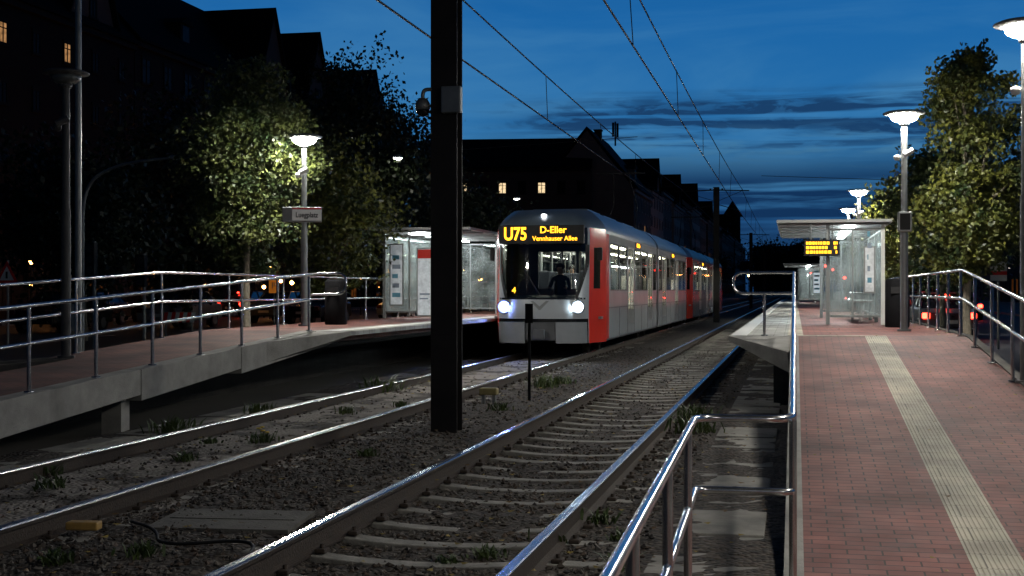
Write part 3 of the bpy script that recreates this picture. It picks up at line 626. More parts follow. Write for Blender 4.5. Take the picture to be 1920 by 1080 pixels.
    if lit: text('4',.19,orange,r,(-.62,surf(-.62,1.52,.0)[1]-.012,1.50),(R(90),0,0),1,name='route_number',bold=.004)
    for s in(-1,1): MB().box(s*1.275-.055,s*1.275+.055,-.75,-.65,2.2,2.5).obj('side_mirror',dark,r,bevel=.02)
    b=MB();y=12.9
    for s in(-.5,.5): b.tube([(s,y,3.55),(s*.8,y+1.3,4.4),(s*.5,y+.1,5.38)],.018,6)
    b.box(-.8,.8,y+.05,y+.1,5.4,5.44).box(-.8,.8,y+.25,y+.3,5.4,5.44).box(-.55,.55,y-.2,y+.5,3.43,3.58);b.obj('pantograph',darkpaint,r)
    return r
T=tram((XL,31.3,0),True);T2=tram((XL,31.3+27.15,0),False)
cloth1=M('navy_jacket',(.02,.022,.03),.8);cloth2=M('grey_coat',(.08,.08,.08),.8);hair1=M('dark_hair',(.02,.015,.01),.7)
person((XL+.28,31.3-.35,1.32),0,cloth1,hair1,'tram driver in dark jacket sitting at the controls')
for k,(dx,dy,c_) in enumerate(((.8,2.5,cloth2),(.8,6.2,cloth1),(-.8,7.9,cloth2),(.8,8.6,cloth1),(.8,16.3,cloth2))):
    o=person((XL+dx,31.3+dy-.02,1.42),0,c_,hair1,'passenger in dark coat sitting inside lit tram');o['group']='tram passengers'

# ---------------------------------------------------------------- shelters
shE=emat('shelter_light',(.92,1,1),44)
def shelter(loc,L,D,H,side,label,posters,ov=.75):
    r=thing('tram_shelter',label,'shelter',loc,0,'glass tram shelters')
    x0,x1=(-ov,D+.12) if side>0 else(-.2,D+ov)
    b=MB();b.box(x0,x1,-.3,L+.3,H,H+.03);b.box(x0,x1,-.34,-.3,H-.005,H+.05);b.box(x0,x1,L+.3,L+.34,H-.005,H+.05)
    b.box(x0-.04,x0,-.34,L+.34,H-.005,H+.05);b.box(x1,x1+.04,-.34,L+.34,H-.005,H+.05)
    for k in range(6): b.box(x0,x1,k*L/5-.02,k*L/5+.02,H-.04,H)
    b.obj('roof',M('shelter_roof_grey',(.26,.27,.27),.4,0,.15,3),r)
    MB().box(D*.35,D*.5,.4,L-.4,H-.075,H-.045).obj('ceiling_light',shE,r)
    bx=D if side>0 else 0
    pst=[(0,0),(D,0),(0,L),(D,L)]+[(bx,L*k/3) for k in(1,2)]
    for x,y in pst: MB().box(x-.035,x+.035,y-.035,y+.035,0,H-.04).obj('post',galv if (x,y)!=(D,0) else white,r,bevel=.005)
    for k in range(3):
        y0,y1=L*k/3+.04,L*(k+1)/3-.04
        MB().box(bx-.006,bx+.006,y0,y1,.18,H-.15).box(bx-.02,bx+.02,y0,y1,.14,.18,1).box(bx-.02,bx+.02,y0,y1,H-.15,H-.11,1).obj('glass_panel',[shglass,galv],r)
    for y in(0,L):
        MB().box(.04,D-.04,y-.006,y+.006,.18,H-.15).box(.04,D-.04,y-.02,y+.02,.14,.18,1).box(.04,D-.04,y-.02,y+.02,H-.15,H-.11,1).box(D*.45-.015,D*.45+.015,y-.018,y+.018,.18,H-.15,1).obj('glass_panel',[shglass,galv],r)
    sb=bx-.35*(1 if side>0 else -1)
    MB().box(sb-.2,sb+.2,.9,L-.9,.42,.46).box(sb-.03,sb+.03,1.2,1.26,0,.42).box(sb-.03,sb+.03,L-1.3,L-1.24,0,.42).box(sb-.2,sb+.2,1.8,1.83,.46,.62).obj('bench',steel,r,bevel=.01)
    for (px0,px1,z0,z1,hd,em) in posters:
        m_=M('poster_paper',(.6,.62,.64),.4,0,.3,9,emit=(.75,.9,1),estr=em)
        o=MB().box(px0,px1,-.06,-.025,z0,z1,1).box(px0+.03,px1-.03,-.065,-.0605,z0+.03,z1-.03,0)
        if hd:o.box(px0+.03,px1-.03,-.07,-.0655,z1-.25,z1-.04,2).box(px0+.08,px1-.08,-.07,-.0655,z0+.5,z0+.54,3).box(px0+.08,px1-.12,-.07,-.0655,z0+.4,z0+.43,3)
        else:
            for k in range(5): o.box(px0+.07,px1-.07-.03*(k%3),-.07,-.0655,z0+.2+k*.22,z0+.3+k*.22,3 if k%2 else 4)
        o.obj('information_panel',[m_,galv,tramred,M('map_ink',(.2,.25,.32),.5),M('map_blue',(.08,.25,.35),.5)],r)
    return r
shelter((-9.42,30.0,.85),6.0,1.35,2.06,-1,'lit glass shelter with map panels on raised platform',[(.14,.48,.3,1.75,False,.12),(.80,1.2,.05,1.65,True,.16)])
shelter((.62,26.3,.85),6.5,1.02,1.95,1,'lit glass shelter with bench and flat roof on brick platform',[(.66,.88,.6,1.5,False,.05)],.92)
shelter((.2,70,.85),6.5,1.2,2.0,1,'distant lit glass shelter further along platform',[(.7,1.1,.5,1.6,False,.5)])
shelter((-9.2,62,.85),6.0,1.2,2.06,-1,'distant glass shelter behind tram on raised platform',[(.7,1.1,.5,1.6,False,.3)])
r=thing('departure_board','black departure board with amber lines hanging under shelter roof','display board',(.50,26.05,2.16))
MB().cyl((-.2,0,.30),(-.2,0,.63),.012,n=8).obj('hanger',galv,r);MB().cyl((.2,0,.30),(.2,0,.63),.012,n=8).obj('hanger',galv,r);MB().box(-.33,.33,-.07,.07,0,.31).obj('display_case',dark,r,bevel=.012)
b=MB()
for k in range(3):
    x=-.29
    while x<.28:
        wd=min(random.uniform(.025,.06),.29-x)
        if not(.12<x<.2): b.box(x,x+wd,-.078,-.072,.045+k*.085,.10+k*.085)
        x+=wd+.014
b.obj('amber_lines',orange,r)
def bin_(x,y,z_,label):
    r=thing('litter_bin',label,'bin',(x,y,z_));MB().lathe([(0,0),(.2,0),(.21,.02),(.21,.82),(.18,.86),(.0,.87)],20).obj('body',blackp,r);MB().box(-.12,.12,-.225,-.2,.6,.72).obj('opening',dark,r)
bin_(1.78,24.6,.85,'dark round litter bin beside glass shelter');bin_(-8.6,24.3,.85,'dark round litter bin beside lamp post')

# ---------------------------------------------------------------- trees
def tree(x,y,zb,crown_c,rad,nleaf,leaf,mat,label,clumps=38,trunk_r=.11,group='street trees',seed=1,spread=.20):
    rs=np.random.default_rng(seed);rr=random.Random(seed)
    r=thing('plane_tree',label,'tree',(x,y,zb),0,group)
    cz=crown_c;cl=[]
    while len(cl)<clumps:
        p=rs.uniform(-1.,1.,3);d=np.linalg.norm(p)
        if d>1. or d<.25: continue
        taper=1-.45*max(0,p[2])-.15*max(0,-p[2])
        cl.append(np.array([p[0]*rad[0]*taper,p[1]*rad[1]*taper,cz+p[2]*rad[2]]))
    b=MB();tt=cz-rad[2]*.55;pts=[(0,0,0),(rr.uniform(-.05,.05),0,tt*.5),(rr.uniform(-.08,.08),rr.uniform(-.05,.05),tt),(rr.uniform(-.1,.1),0,cz),(rr.uniform(-.15,.15),0,cz+rad[2]*.7)]
    b.tube(pts,trunk_r,10,0,False,trunk_r*.15)
    for k in range(min(26,clumps)):
        c=cl[k];z0=tt*.85+(c[2]-tt)*.35;z0=max(tt*.7,min(z0,cz+rad[2]*.3));m=np.array([c[0]*.45,c[1]*.45,z0+(c[2]-z0)*.6])
        b.tube([(0,0,z0),tuple(m),tuple(c)],trunk_r*.38,6,0,False,.008)
    b.obj('trunk',barkm,r)
    per=nleaf//clumps;A=[]
    for c in cl:
        s=rs.uniform(.45,1.3)*spread*min(rad[0],rad[2])*1.5;n=int(per*rs.uniform(.4,1.6));g=rs.normal(0,1,(n,3));nn=np.linalg.norm(g,axis=1)[:,None];g=g/np.maximum(nn,1e-6)*np.minimum(nn,2.0)
        A.append(c+g*s*np.array([1.1,1.1,.65]))
        for q in range(3):
            d=rs.normal(0,1,3);d/=np.linalg.norm(d);d[2]=abs(d[2])*.7;n2=max(6,n//15);tt_=rs.uniform(0,1,n2)[:,None]
            A.append(c+d*tt_*s*3.0+rs.normal(0,s*.16,(n2,3)))
    A=np.concatenate(A);n=len(A);u=rs.normal(0,1,(n,3));u/=np.linalg.norm(u,axis=1)[:,None];v_=np.cross(u,rs.normal(0,1,(n,3)));v_/=np.linalg.norm(v_,axis=1)[:,None]
    sz=(leaf*rs.uniform(.6,1.3,n))[:,None];Vv=np.stack([A-u*sz,A-v_*sz*.65,A+u*sz,A+v_*sz*.65],1).reshape(-1,3)
    me=bpy.data.meshes.new('crown');me.from_pydata(Vv.tolist(),[],np.arange(4*n).reshape(-1,4).tolist());me.materials.append(mat);o=bpy.data.objects.new('crown',me);C.objects.link(o);o.parent=r
    return r
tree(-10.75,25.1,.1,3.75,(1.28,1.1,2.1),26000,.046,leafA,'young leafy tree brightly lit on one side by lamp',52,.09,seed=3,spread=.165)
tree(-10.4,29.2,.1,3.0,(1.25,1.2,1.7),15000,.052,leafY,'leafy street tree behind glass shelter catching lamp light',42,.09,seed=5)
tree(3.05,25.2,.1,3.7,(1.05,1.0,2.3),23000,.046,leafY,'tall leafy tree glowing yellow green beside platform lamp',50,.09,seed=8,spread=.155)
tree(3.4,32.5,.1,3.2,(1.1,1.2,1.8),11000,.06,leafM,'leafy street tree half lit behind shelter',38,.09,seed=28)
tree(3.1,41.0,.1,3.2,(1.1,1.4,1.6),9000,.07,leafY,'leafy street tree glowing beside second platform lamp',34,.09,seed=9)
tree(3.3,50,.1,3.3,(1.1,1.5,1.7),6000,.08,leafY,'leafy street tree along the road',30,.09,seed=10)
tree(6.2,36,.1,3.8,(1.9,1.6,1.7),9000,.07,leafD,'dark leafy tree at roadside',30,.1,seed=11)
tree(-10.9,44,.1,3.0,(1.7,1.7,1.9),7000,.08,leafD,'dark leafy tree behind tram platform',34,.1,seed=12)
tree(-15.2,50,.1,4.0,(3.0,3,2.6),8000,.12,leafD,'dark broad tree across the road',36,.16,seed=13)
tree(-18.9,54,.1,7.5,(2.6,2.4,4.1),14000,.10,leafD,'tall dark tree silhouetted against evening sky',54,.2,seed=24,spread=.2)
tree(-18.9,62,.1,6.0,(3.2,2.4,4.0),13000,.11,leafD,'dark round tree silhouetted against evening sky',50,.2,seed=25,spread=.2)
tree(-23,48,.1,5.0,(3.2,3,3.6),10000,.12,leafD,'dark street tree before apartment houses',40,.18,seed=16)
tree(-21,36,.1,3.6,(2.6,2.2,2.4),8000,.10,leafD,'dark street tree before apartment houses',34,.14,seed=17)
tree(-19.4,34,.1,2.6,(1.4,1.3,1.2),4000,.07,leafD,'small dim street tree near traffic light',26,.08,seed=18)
for k,(xx,yy_,hh) in enumerate(((-19,100,4.2),(-17,118,4.2),(-12,165,4.5),(-11,200,5),(6.5,62,4.6),(7,80,5),(6,105,5.2),(7,140,6),(8,180,6.5),(-5,330,10),(1,345,12),(6,330,11),(12,320,13),(-9,360,12),(17,350,14),(22,330,13))):
    far=yy_>300
    tree(xx,yy_,.1,hh*.7 if far else hh*.85,(hh*.42,hh*.42,hh*.5),4000 if far else 2500,.34 if far else (.18 if hh>5 else .14),leafD,'dark tree lining the avenue',30,.15,seed=30+k,spread=.22)

# ---------------------------------------------------------------- buildings
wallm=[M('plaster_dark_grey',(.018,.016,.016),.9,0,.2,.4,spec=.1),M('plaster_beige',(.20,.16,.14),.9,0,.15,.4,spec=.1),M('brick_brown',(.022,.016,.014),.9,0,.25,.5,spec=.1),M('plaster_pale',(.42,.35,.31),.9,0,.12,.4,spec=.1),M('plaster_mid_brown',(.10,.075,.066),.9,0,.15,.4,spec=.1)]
tile=M('slate_roof',(.008,.008,.009),.9,0,.3,2,.3,8,spec=.08);trimm=M('stone_trim',(.022,.02,.02),.85,0,.15,1,spec=.1);trimp=M('pale_stone_trim',(.30,.25,.23),.85,0,.15,1)
winv={}
def winmesh(wd,ht,pane,tr):
    key=(wd,ht,pane.name,tr.name)
    if key not in winv:
        b=MB();t=.07
        b.box(-wd/2-.08,wd/2+.08,-.10,0,-.1,0,1);b.box(-wd/2-.06,wd/2+.06,-.06,0,ht,ht+.12,1)
        b.box(-wd/2,-wd/2+t,-.05,0,0,ht);b.box(wd/2-t,wd/2,-.05,0,0,ht);b.box(-wd/2+t,wd/2-t,-.05,0,0,t);b.box(-wd/2+t,wd/2-t,-.05,0,ht-t,ht);b.box(-.03,.03,-.045,0,t,ht-t);b.box(-wd/2+t,wd/2-t,-.046,0,ht*.68,ht*.68+.05)
        b.box(-wd/2+t,wd/2-t,-.02,-.004,t,ht-t,2)
        o=b.obj('window',[tr,tr,pane]);winv[key]=o.data;bpy.data.objects.remove(o)
    return winv[key]
def building(x,y,rz,Lg,D,eave,ridge,floors,cols,wm,lit,label,shop=None,dormers=3,chim=2,litm=None,zb=0,ww_=1.1,trm=None,hs_=.5,gables=()):
    r=thing('apartment_house',label,'building',(x,y,zb),rz,'houses along the avenue');trm=trm or trimm
    b=MB();b.box(0,Lg,0,D,0,eave);b.prism([(0.05,eave),(D-.05,eave),(D/2,ridge-.15)],'x',.05,Lg-.05);b.obj('wall',wm,r)
    MB().box(0,Lg,-.25,0,eave-.35,eave-.05).obj('cornice',trm,r);MB().box(.0,Lg,-.12,0,3.7,3.95).obj('cornice',trm,r)
    b=MB();b.prism([(-.4,eave-.05),(D/2,ridge),(D+.4,eave-.05),(D+.4,eave+.12),(D/2,ridge+.2),(-.4,eave+.12)],'x',-.1,Lg+.1);b.obj('roof',tile,r)
    for k in range(chim):
        xx=Lg*(k+.5)/chim+random.uniform(-1,1);MB().box(xx-.5,xx+.5,D/2-.3,D/2+.4,ridge-.6,ridge+.7).box(xx-.58,xx+.58,D/2-.38,D/2+.48,ridge+.7,ridge+.82).obj('chimney',wallm[2],r)
    for gx,gw in gables:
        hh=ridge-eave-.2;MB().prism([(gx-gw/2,eave-.3),(gx+gw/2,eave-.3),(gx,eave+hh)],'y',-.02,D/2).obj('gable',wallm[4],r)
        MB().prism([(gx-gw/2-.3,eave-.3),(gx,eave+hh),(gx+gw/2+.3,eave-.3),(gx+gw/2+.3,eave-.05),(gx,eave+hh+.25),(gx-gw/2-.3,eave-.05)],'y',-.25,D/2).obj('gable_roof',tile,r)
        o=bpy.data.objects.new('window',winmesh(ww_,1.3,housewin,trm));C.objects.link(o);o.parent=r;o.location=(gx,-.03,eave+.6)
    fh=(eave-4.1)/(floors-1)
    for f in range(1,floors):
        for c in range(cols):
            xx=Lg*(c+.5)/cols;pane=(litm or warmwin) if (f,c) in lit else housewin
            o=bpy.data.objects.new('window',winmesh(ww_,round(fh*hs_,2),pane,trm));C.objects.link(o);o.parent=r;o.location=(xx,-.003,4.1+(f-1)*fh+fh*.2)
    for c in range(cols):
        xx=Lg*(c+.5)/cols;o=bpy.data.objects.new('window',winmesh(1.5,2.2,shopwin if shop and c in shop else housewin,trm));C.objects.link(o);o.parent=r;o.location=(xx,-.003,.75)
        if c==cols//2: o.name='door'
    for k in range(dormers):
        xx=Lg*(k+.5)/dormers;sl=(ridge-eave)/(D/2);yy_=1.0;z0=eave+sl*yy_
        MB().box(xx-.7,xx+.7,yy_-.2,yy_+2.0,z0-.3,z0+1.3).prism([(xx-.9,z0+1.3),(xx+.9,z0+1.3),(xx,z0+1.75)],'y',yy_-.35,yy_+2.6,1).box(xx-.45,xx+.45,yy_-.23,yy_-.205,z0+.2,z0+1.2,2).obj('dormer',[wm,tile,(litm or warmwin) if ('d',k) in lit else housewin],r)
    for k in range(max(0,dormers-1)):
        xx=Lg*(k+1)/dormers;sl=(ridge-eave)/(D/2);y0=D/2*.62
        p=[(xx-.4,y0,eave+sl*y0+.26),(xx+.4,y0,eave+sl*y0+.26),(xx+.4,y0+.9,eave+sl*(y0+.9)+.26),(xx-.4,y0+.9,eave+sl*(y0+.9)+.26)]
        b=MB();b.add(p+[(a,c,d-.15) for a,c,d in p],[(0,1,2,3),(0,4,5,1),(1,5,6,2),(2,6,7,3),(3,7,4,0)]);b.obj('skylight',darkwin,r)
    return r
Q=R(90)
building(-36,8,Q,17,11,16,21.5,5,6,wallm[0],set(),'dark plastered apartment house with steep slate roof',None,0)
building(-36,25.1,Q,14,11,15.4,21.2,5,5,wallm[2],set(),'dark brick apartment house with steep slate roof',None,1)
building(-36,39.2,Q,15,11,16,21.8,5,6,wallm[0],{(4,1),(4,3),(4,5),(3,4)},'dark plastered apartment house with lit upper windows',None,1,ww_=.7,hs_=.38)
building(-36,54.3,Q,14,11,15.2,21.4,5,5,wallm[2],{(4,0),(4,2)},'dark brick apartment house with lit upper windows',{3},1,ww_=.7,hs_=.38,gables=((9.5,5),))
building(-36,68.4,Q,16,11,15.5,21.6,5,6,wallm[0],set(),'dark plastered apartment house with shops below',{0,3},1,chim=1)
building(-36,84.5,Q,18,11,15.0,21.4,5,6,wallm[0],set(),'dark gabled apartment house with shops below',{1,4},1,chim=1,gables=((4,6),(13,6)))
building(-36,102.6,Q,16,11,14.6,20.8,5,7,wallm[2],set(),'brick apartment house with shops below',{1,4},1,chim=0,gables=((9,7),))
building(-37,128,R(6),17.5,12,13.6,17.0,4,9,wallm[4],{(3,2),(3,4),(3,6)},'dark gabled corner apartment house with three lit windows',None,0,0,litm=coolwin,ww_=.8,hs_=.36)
building(-15.5,131,Q,16,9.4,11.6,17.6,4,6,wallm[1],{(2,3)},'pale apartment house facing the avenue',{2},1,1,trm=trimp)
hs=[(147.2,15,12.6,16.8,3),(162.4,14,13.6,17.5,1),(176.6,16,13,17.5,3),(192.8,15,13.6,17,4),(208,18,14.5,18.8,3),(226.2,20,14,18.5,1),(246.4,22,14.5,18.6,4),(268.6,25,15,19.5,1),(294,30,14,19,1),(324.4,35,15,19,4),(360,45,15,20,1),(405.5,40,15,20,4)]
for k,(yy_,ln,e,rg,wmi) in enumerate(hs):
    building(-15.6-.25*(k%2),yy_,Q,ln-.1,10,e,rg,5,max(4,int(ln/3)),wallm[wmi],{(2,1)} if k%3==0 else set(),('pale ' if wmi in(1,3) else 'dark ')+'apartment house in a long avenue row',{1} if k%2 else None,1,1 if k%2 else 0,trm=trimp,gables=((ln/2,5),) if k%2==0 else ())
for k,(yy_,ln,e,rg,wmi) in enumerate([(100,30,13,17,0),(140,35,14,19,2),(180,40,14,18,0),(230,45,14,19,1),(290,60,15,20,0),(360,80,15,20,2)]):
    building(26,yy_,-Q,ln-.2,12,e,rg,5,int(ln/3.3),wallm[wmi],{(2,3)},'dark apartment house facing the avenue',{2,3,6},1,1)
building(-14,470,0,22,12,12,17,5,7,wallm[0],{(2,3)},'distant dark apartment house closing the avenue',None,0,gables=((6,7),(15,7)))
r=thing('corner_tower','distant dark house tower with low pointed roof','tower',(-19.4,430,0));MB().box(-2.4,2.4,-2.4,2.4,0,25).obj('shaft',wallm[2],r);MB().lathe([(3.4,25),(.2,30),(0,30.1)],4).obj('spire',tile,r);MB().box(-.9,-.3,-2.45,-2.41,20,23).obj('belfry_opening',darkwin,r)
r=thing('roof_antenna','small antenna mast on dark rooftop','antenna',(-18.8,142,17.0));MB().cyl((0,0,0),(0,0,2.6),.09).obj('mast',darkpaint,r);MB().box(-.35,-.12,-.1,.1,1.,2.5).obj('panel',darkpaint,r);MB().box(.12,.35,-.1,.1,.9,2.4).obj('panel',darkpaint,r)

# ---------------------------------------------------------------- cars
def car(x,y,rz,paint,label,tail=False,z_=0.):
    r=thing('parked_car' if not tail else 'car',label,'car',(x,y,z_),rz,'cars on the road')
    b=MB();prof=[(-2.1,.32),(-2.12,.62),(-2.02,.82),(-1.1,.95),(1.45,1.0),(2.0,.98),(2.12,.75),(2.12,.32)];b.prism(prof,'x',-.86,.86);b.obj('body',paint,r,bevel=.07)
    vs=[(-.78,-1.15,.94),(.78,-1.15,.94),(.78,1.75,.98),(-.78,1.75,.98),(-.62,-.4,1.42),(.62,-.4,1.42),(.62,1.15,1.44),(-.62,1.15,1.44)]
    b=MB();b.add(vs,[(0,1,5,4),(1,2,6,5),(2,3,7,6),(3,0,4,7)]);b.obj('window',darkwin,r)
    b=MB();b.box(-.64,.64,-.42,1.17,1.42,1.47)
    for s in(-1,1):
        for (ya,za,yb,zbb) in((-1.15,.94,-.4,1.44),(1.75,.98,1.15,1.44),(.3,.97,.3,1.44)): b.tube([(s*.79,ya,za),(s*.635,yb,zbb)],.03,6)
    b.obj('roof',paint,r,bevel=.02)
    for sx in(-.8,.8):
        for yy_ in(-1.3,1.3):
            w_=MB().tube([(-.1,0,0),(.1,0,0)],.32,20).tube([(-.105,0,0),(.105,0,0)],.2,14,1);w_.obj('wheel',[dark,galv],r,loc=(sx,yy_,.32))
    for s in(-1,1):
        MB().box(s*.7-.12,s*.7+.12,-2.16,-2.08,.64,.82).obj('tail_light',redE if tail else M('tail_off',(.10,.01,.01),.4),r,bevel=.03)
        MB().box(s*.66-.15,s*.66+.15,2.06,2.14,.6,.74).obj('headlight',lampoff,r,bevel=.02)
    if tail: MB().box(-.18,.18,-.64,-.56,1.36,1.42).obj('brake_light',redE,r)
    MB().box(-.26,.26,-2.14,-2.125,.48,.59).obj('number_plate',white,r)
    return r
pd=M('car_paint_dark',(.02,.022,.026),.25,.3);pw=M('car_paint_white',(.25,.25,.25),.3);ps=M('car_paint_silver',(.10,.11,.12),.3,.6)
car(4.75,46,0,ps,'dark car with glowing red brake lights on road',True,z_=-.02);car(8.6,74,0,pd,'dark car with red tail lights further along road',True,z_=-.02);car(8.5,95,0,ps,'silver car with red tail lights in traffic',True,z_=-.02);car(5.4,120,0,pd,'dark car with red tail lights in traffic',True,z_=-.02);car(6,150,0,pd,'dark car with red tail lights in traffic',True,z_=-.02)
for x,y,p_,l_,t_ in((-24.3,50,pw,'white car parked at roadside',0),(-26,44,pd,'dark car parked at roadside',0),(-30.8,43,ps,'silver car parked by apartment houses',0),(-29.5,52,pd,'dark car parked by apartment houses',0),(-24,60,ps,'silver car parked at roadside',0),(-21,57,pd,'dark car parked behind platform tree',0),(-19,64,pw,'white car parked behind platform railing',0),(-31,72,pd,'dark car with small red tail lights by shops',1),(-30,60,pd,'dark car parked by shops',0),(-17,72,ps,'silver car parked behind shelter',0)):
    car(x,y,0,p_,l_,bool(t_))
# ---------------------------------------------------------------- street furniture
def traffic_light(x,y,zb,lit,label,h=2.6):
    r=thing('traffic_light',label,'traffic light',(x,y,zb),0,'traffic lights');MB().cyl((0,0,0),(0,0,h+.9),.05).obj('post',galv,r);MB().box(-.14,.14,-.26,-.06,h,h+.86).obj('signal_head',darkpaint,r,bevel=.02)
    for k in range(3):
        on=(lit==k);MB().tube([(0,-.262,h+.14+.28*k),(0,-.275,h+.14+.28*k)],.095,16).obj('signal_lens',(redE if k==2 else emat('green_lamp',(.05,1,.4),6)) if on else M('lens_off',(.03,.015,.01),.3),r)
traffic_light(-18,32,0,None,'dark traffic light on grey post at crossing',1.9)
traffic_light(-17.2,33.2,0,None,'dark traffic light on grey post at crossing',1.6)
traffic_light(2.2,100,0,2,'red traffic light at far crossing');traffic_light(3.2,118,0,2,'red traffic light at far crossing');traffic_light(-9.5,110,0,0,'green traffic light at far crossing');traffic_light(1.6,140,0,2,'red traffic light at far crossing');traffic_light(3.0,85,0,2,'red traffic light at far crossing',1.6)
r=thing('warning_sign','triangular white and red warning sign on post','sign',(-20.2,31.5,0));MB().cyl((0,0,0),(0,0,2.3),.03).obj('post',galv,r);b=MB();b.prism([(-.33,1.7),(.33,1.7),(0,2.28)],'y',-.05,-.035,0);b.prism([(-.21,1.77),(.21,1.77),(0,2.14)],'y',-.055,-.051,1);b.prism([(-.03,1.82),(.03,1.82),(.03,2.0),(-.03,2.0)],'y',-.06,-.056,2);b.obj('sign_plate',[tramred,white,dark],r)
r=thing('tall_mast','tall slim grey mast behind the ramp','mast',(-10.5,18.2,.1));MB().cyl((0,0,0),(0,0,12),.055,.04).cyl((0,0,0),(0,0,.3),.1).obj('shaft',galv,r);MB().box(-.09,.09,-.1,-.05,.8,1.2).obj('access_door',galv,r)
r=thing('street_lamp','unlit street light with long curved arm','street lamp',(-15.7,27.4,0));MB().tube(rnd([(0,0,0),(0,0,3.9),(.9,0,4.35),(2.2,0,4.45)],.8,8),.045,10,0,False,.03).obj('post',galv,r);MB().box(2.1,2.6,-.1,.1,4.4,4.5).obj('lamp_head',galv,r,bevel=.03)
r=thing('parking_sign','small parking sign lit by orange light','sign',(-17.2,42.4,0));MB().cyl((0,0,0),(0,0,1.9),.03).obj('post',galv,r);p_=MB().box(-.17,.17,-.05,-.03,1.42,1.86).obj('sign_plate',M('orange_lit_plate',(.5,.2,.03),.5,0,.1,3,emit=(1,.3,.03),estr=.2),r,bevel=.01);text('P',.3,white,p_,(0,-.055,1.66),(R(90),0,0))  # orange light is put into the plate colour and emission
r=thing('road_barrier','red and white striped road works barrier','barrier',(-18.1,37.1,0));b=MB()
for k in range(8): b.prism([(-.5+k*.125,.55),(-.375+k*.125,.55),(-.315+k*.125,.85),(-.44+k*.125,.85)],'y',-.03,0,k%2)
b.obj('board',[tramred,white],r);MB().box(-.45,-.4,0,.05,0,.9).box(-.5,-.35,-.25,.25,0,.06).obj('leg',galv,r);MB().box(.4,.45,0,.05,0,.9).box(.35,.5,-.25,.25,0,.06).obj('leg',galv,r)
def hang(x,y,z_,lab,s,c=(1,.97,.85)):
    r=thing('hanging_street_lamp',lab,'street lamp',(x,y,z_),0,'suspended street lamps');MB().cyl((-9,0,.55),(0,0,.1),.012,n=5).obj('span_wire',wirem,r);MB().cyl((9,0,.55),(0,0,.1),.012,n=5).obj('span_wire',wirem,r);MB().lathe([(0,.1),(.12,.09),(.18,0),(.18,-.03)],18).obj('lamp_cap',galv,r);MB().lathe([(.16,-.031),(.12,-.08),(0,-.1)],18).obj('lamp_glass',emat('hanging_lamp_glow',c,s),r)
hang(-14.55,48,6.5,'small lit lamp hanging from span wire',50);hang(-15,72,6.6,'small lit lamp hanging from span wire',20);hang(7.5,62,6.2,'small lit lamp hanging over road',25)
sodE=emat('sodium_glow',(1,.40,.09),60)
def globe(x,y,h,q=.6):
    r=thing('street_lamp','low orange lamp on slim post by shops','street lamp',(x,y,.0),0,'orange street lamps');MB().cyl((0,0,0),(0,0,h),.04).obj('post',darkpaint,r);MB().lathe([(0,0),(.09*q,.03),(.13*q,.12*q),(.1*q,.22*q),(0,.27*q)],16,(0,0,h)).obj('lamp_glass',sodE,r)
for x,y,h in((-23,60,2.9),(-27,66,2.6),(-19,70,2.4),(-31,50,2.6),(-22,74,2.8),(-30,58,2.9),(-26,78,2.2),(-20,80,2.6),(-33,64,2.4),(-34,46,2.6),(-24,88,2.6),(-29,70,1.6),(-25,64,1.8),(-32,80,2.0),(-18,86,2.8),(-28,92,3.0),(-34,90,2.4),(-21,66,1.5),(-33.5,54,1.7),(-16.5,90,2.6),(-16.3,56,2.4),(-14.2,60,1.9),(-13.2,52,1.8),(-25,54,1.7),(-28,55,2.2),(-9,150,3),(9,160,3),(10,220,4),(-8,240,4),(9,280,4.5)): globe(x,y,h,.75 if y<140 else 1.3)
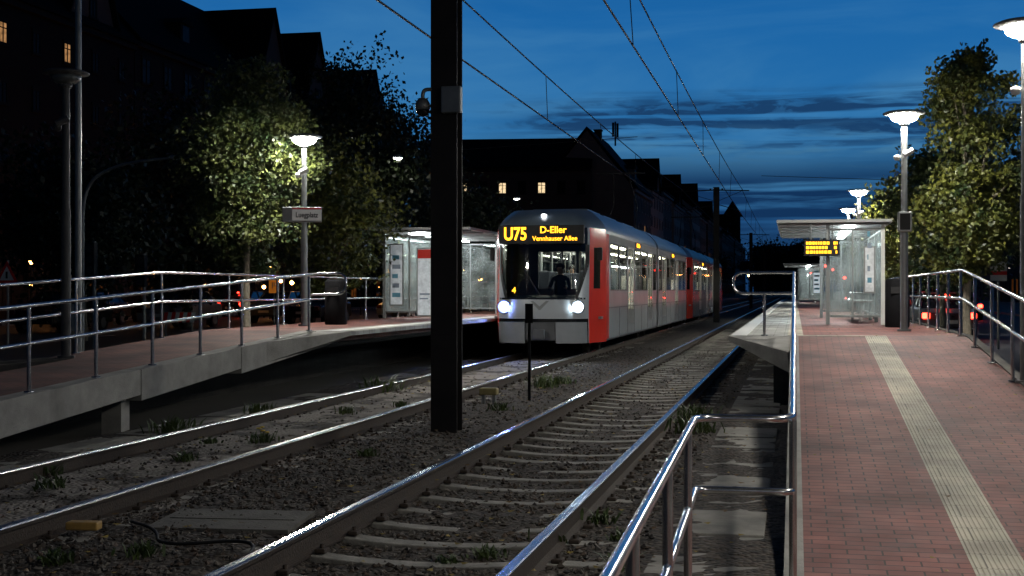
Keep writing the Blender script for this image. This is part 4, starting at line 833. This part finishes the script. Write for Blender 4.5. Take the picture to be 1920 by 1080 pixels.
r=thing('information_sign','small white and red notice board at roadside','sign',(5.1,36,0));MB().cyl((0,0,0),(0,0,2.3),.03).obj('post',galv,r);MB().box(-.2,.2,-.05,-.03,1.75,2.25,0).box(-.2,.2,-.055,-.051,1.9,2.0,1).obj('sign_plate',[white,tramred],r)

# ---------------------------------------------------------------- weeds
def weed(x,y,s,n=60,flower=False,grp='weeds in the ballast'):
    b=MB();rr=random.Random(int(x*100+y*10))
    for k in range(n):
        a=rr.random()*6.28;l=s*rr.uniform(.4,1.2);o_=rr.uniform(.2,1.)*l;px_,py_=rr.gauss(0,s*.45),rr.gauss(0,s*.45);wd=rr.uniform(.003,.007)*(1+s);ca,sa=math.cos(a),math.sin(a)
        b.add([(px_-sa*wd,py_+ca*wd,0),(px_+sa*wd,py_-ca*wd,0),(px_+ca*o_*.5+sa*wd*1.6,py_+sa*o_*.5-ca*wd*1.6,l*.55),(px_+ca*o_,py_+sa*o_,l*.75),(px_+ca*o_*.5-sa*wd*1.6,py_+sa*o_*.5+ca*wd*1.6,l*.55)],[(0,1,2,4),(4,2,3)])
    r=thing('weed_plant','green weed tuft with yellow flowers' if flower else 'green weed tuft growing in ballast','plant',(x,y,bedz(x,y)-.01),0,grp)
    b.obj('leaves',leafG,r)
    if flower:
        for k in range(5): MB().lathe([(.0,.012),(.022,.008),(.026,0),(0,-.008)],8,(rr.gauss(0,.06),rr.gauss(0,.06),s*rr.uniform(.8,1.1))).obj('flower',M('yellow_flower',(.6,.42,.03),.6),r)
for x,y,s in((-4.1,22,.28),(-4.0,23,.2),(-6.5,20.5,.35),(-6.9,14,.25),(-5.7,16.5,.15),(-5.3,17.6,.14),(-1.55,8.6,.11),(-1.35,9.3,.13),(-1.9,8.2,.10),(-1.15,15.5,.3),(-1.2,17,.25),(-5.6,11.6,.12),(-5.9,9.8,.13),(-6.4,10.6,.15),(-6.6,12.6,.14),(-3.9,7.5,.12),(-4.3,7.2,.10),(-1.0,7.8,.12),(-1.1,8.7,.1),(-2.1,8.0,.08),(-3.9,17.6,.16),(-4.1,12.5,.1),(-6.9,16.5,.2),(-6.0,13,.1),(-6.8,10,.16)): weed(x,y,s,60 if s<.2 else 110)
weed(-5.5,13.2,.16,60,True)
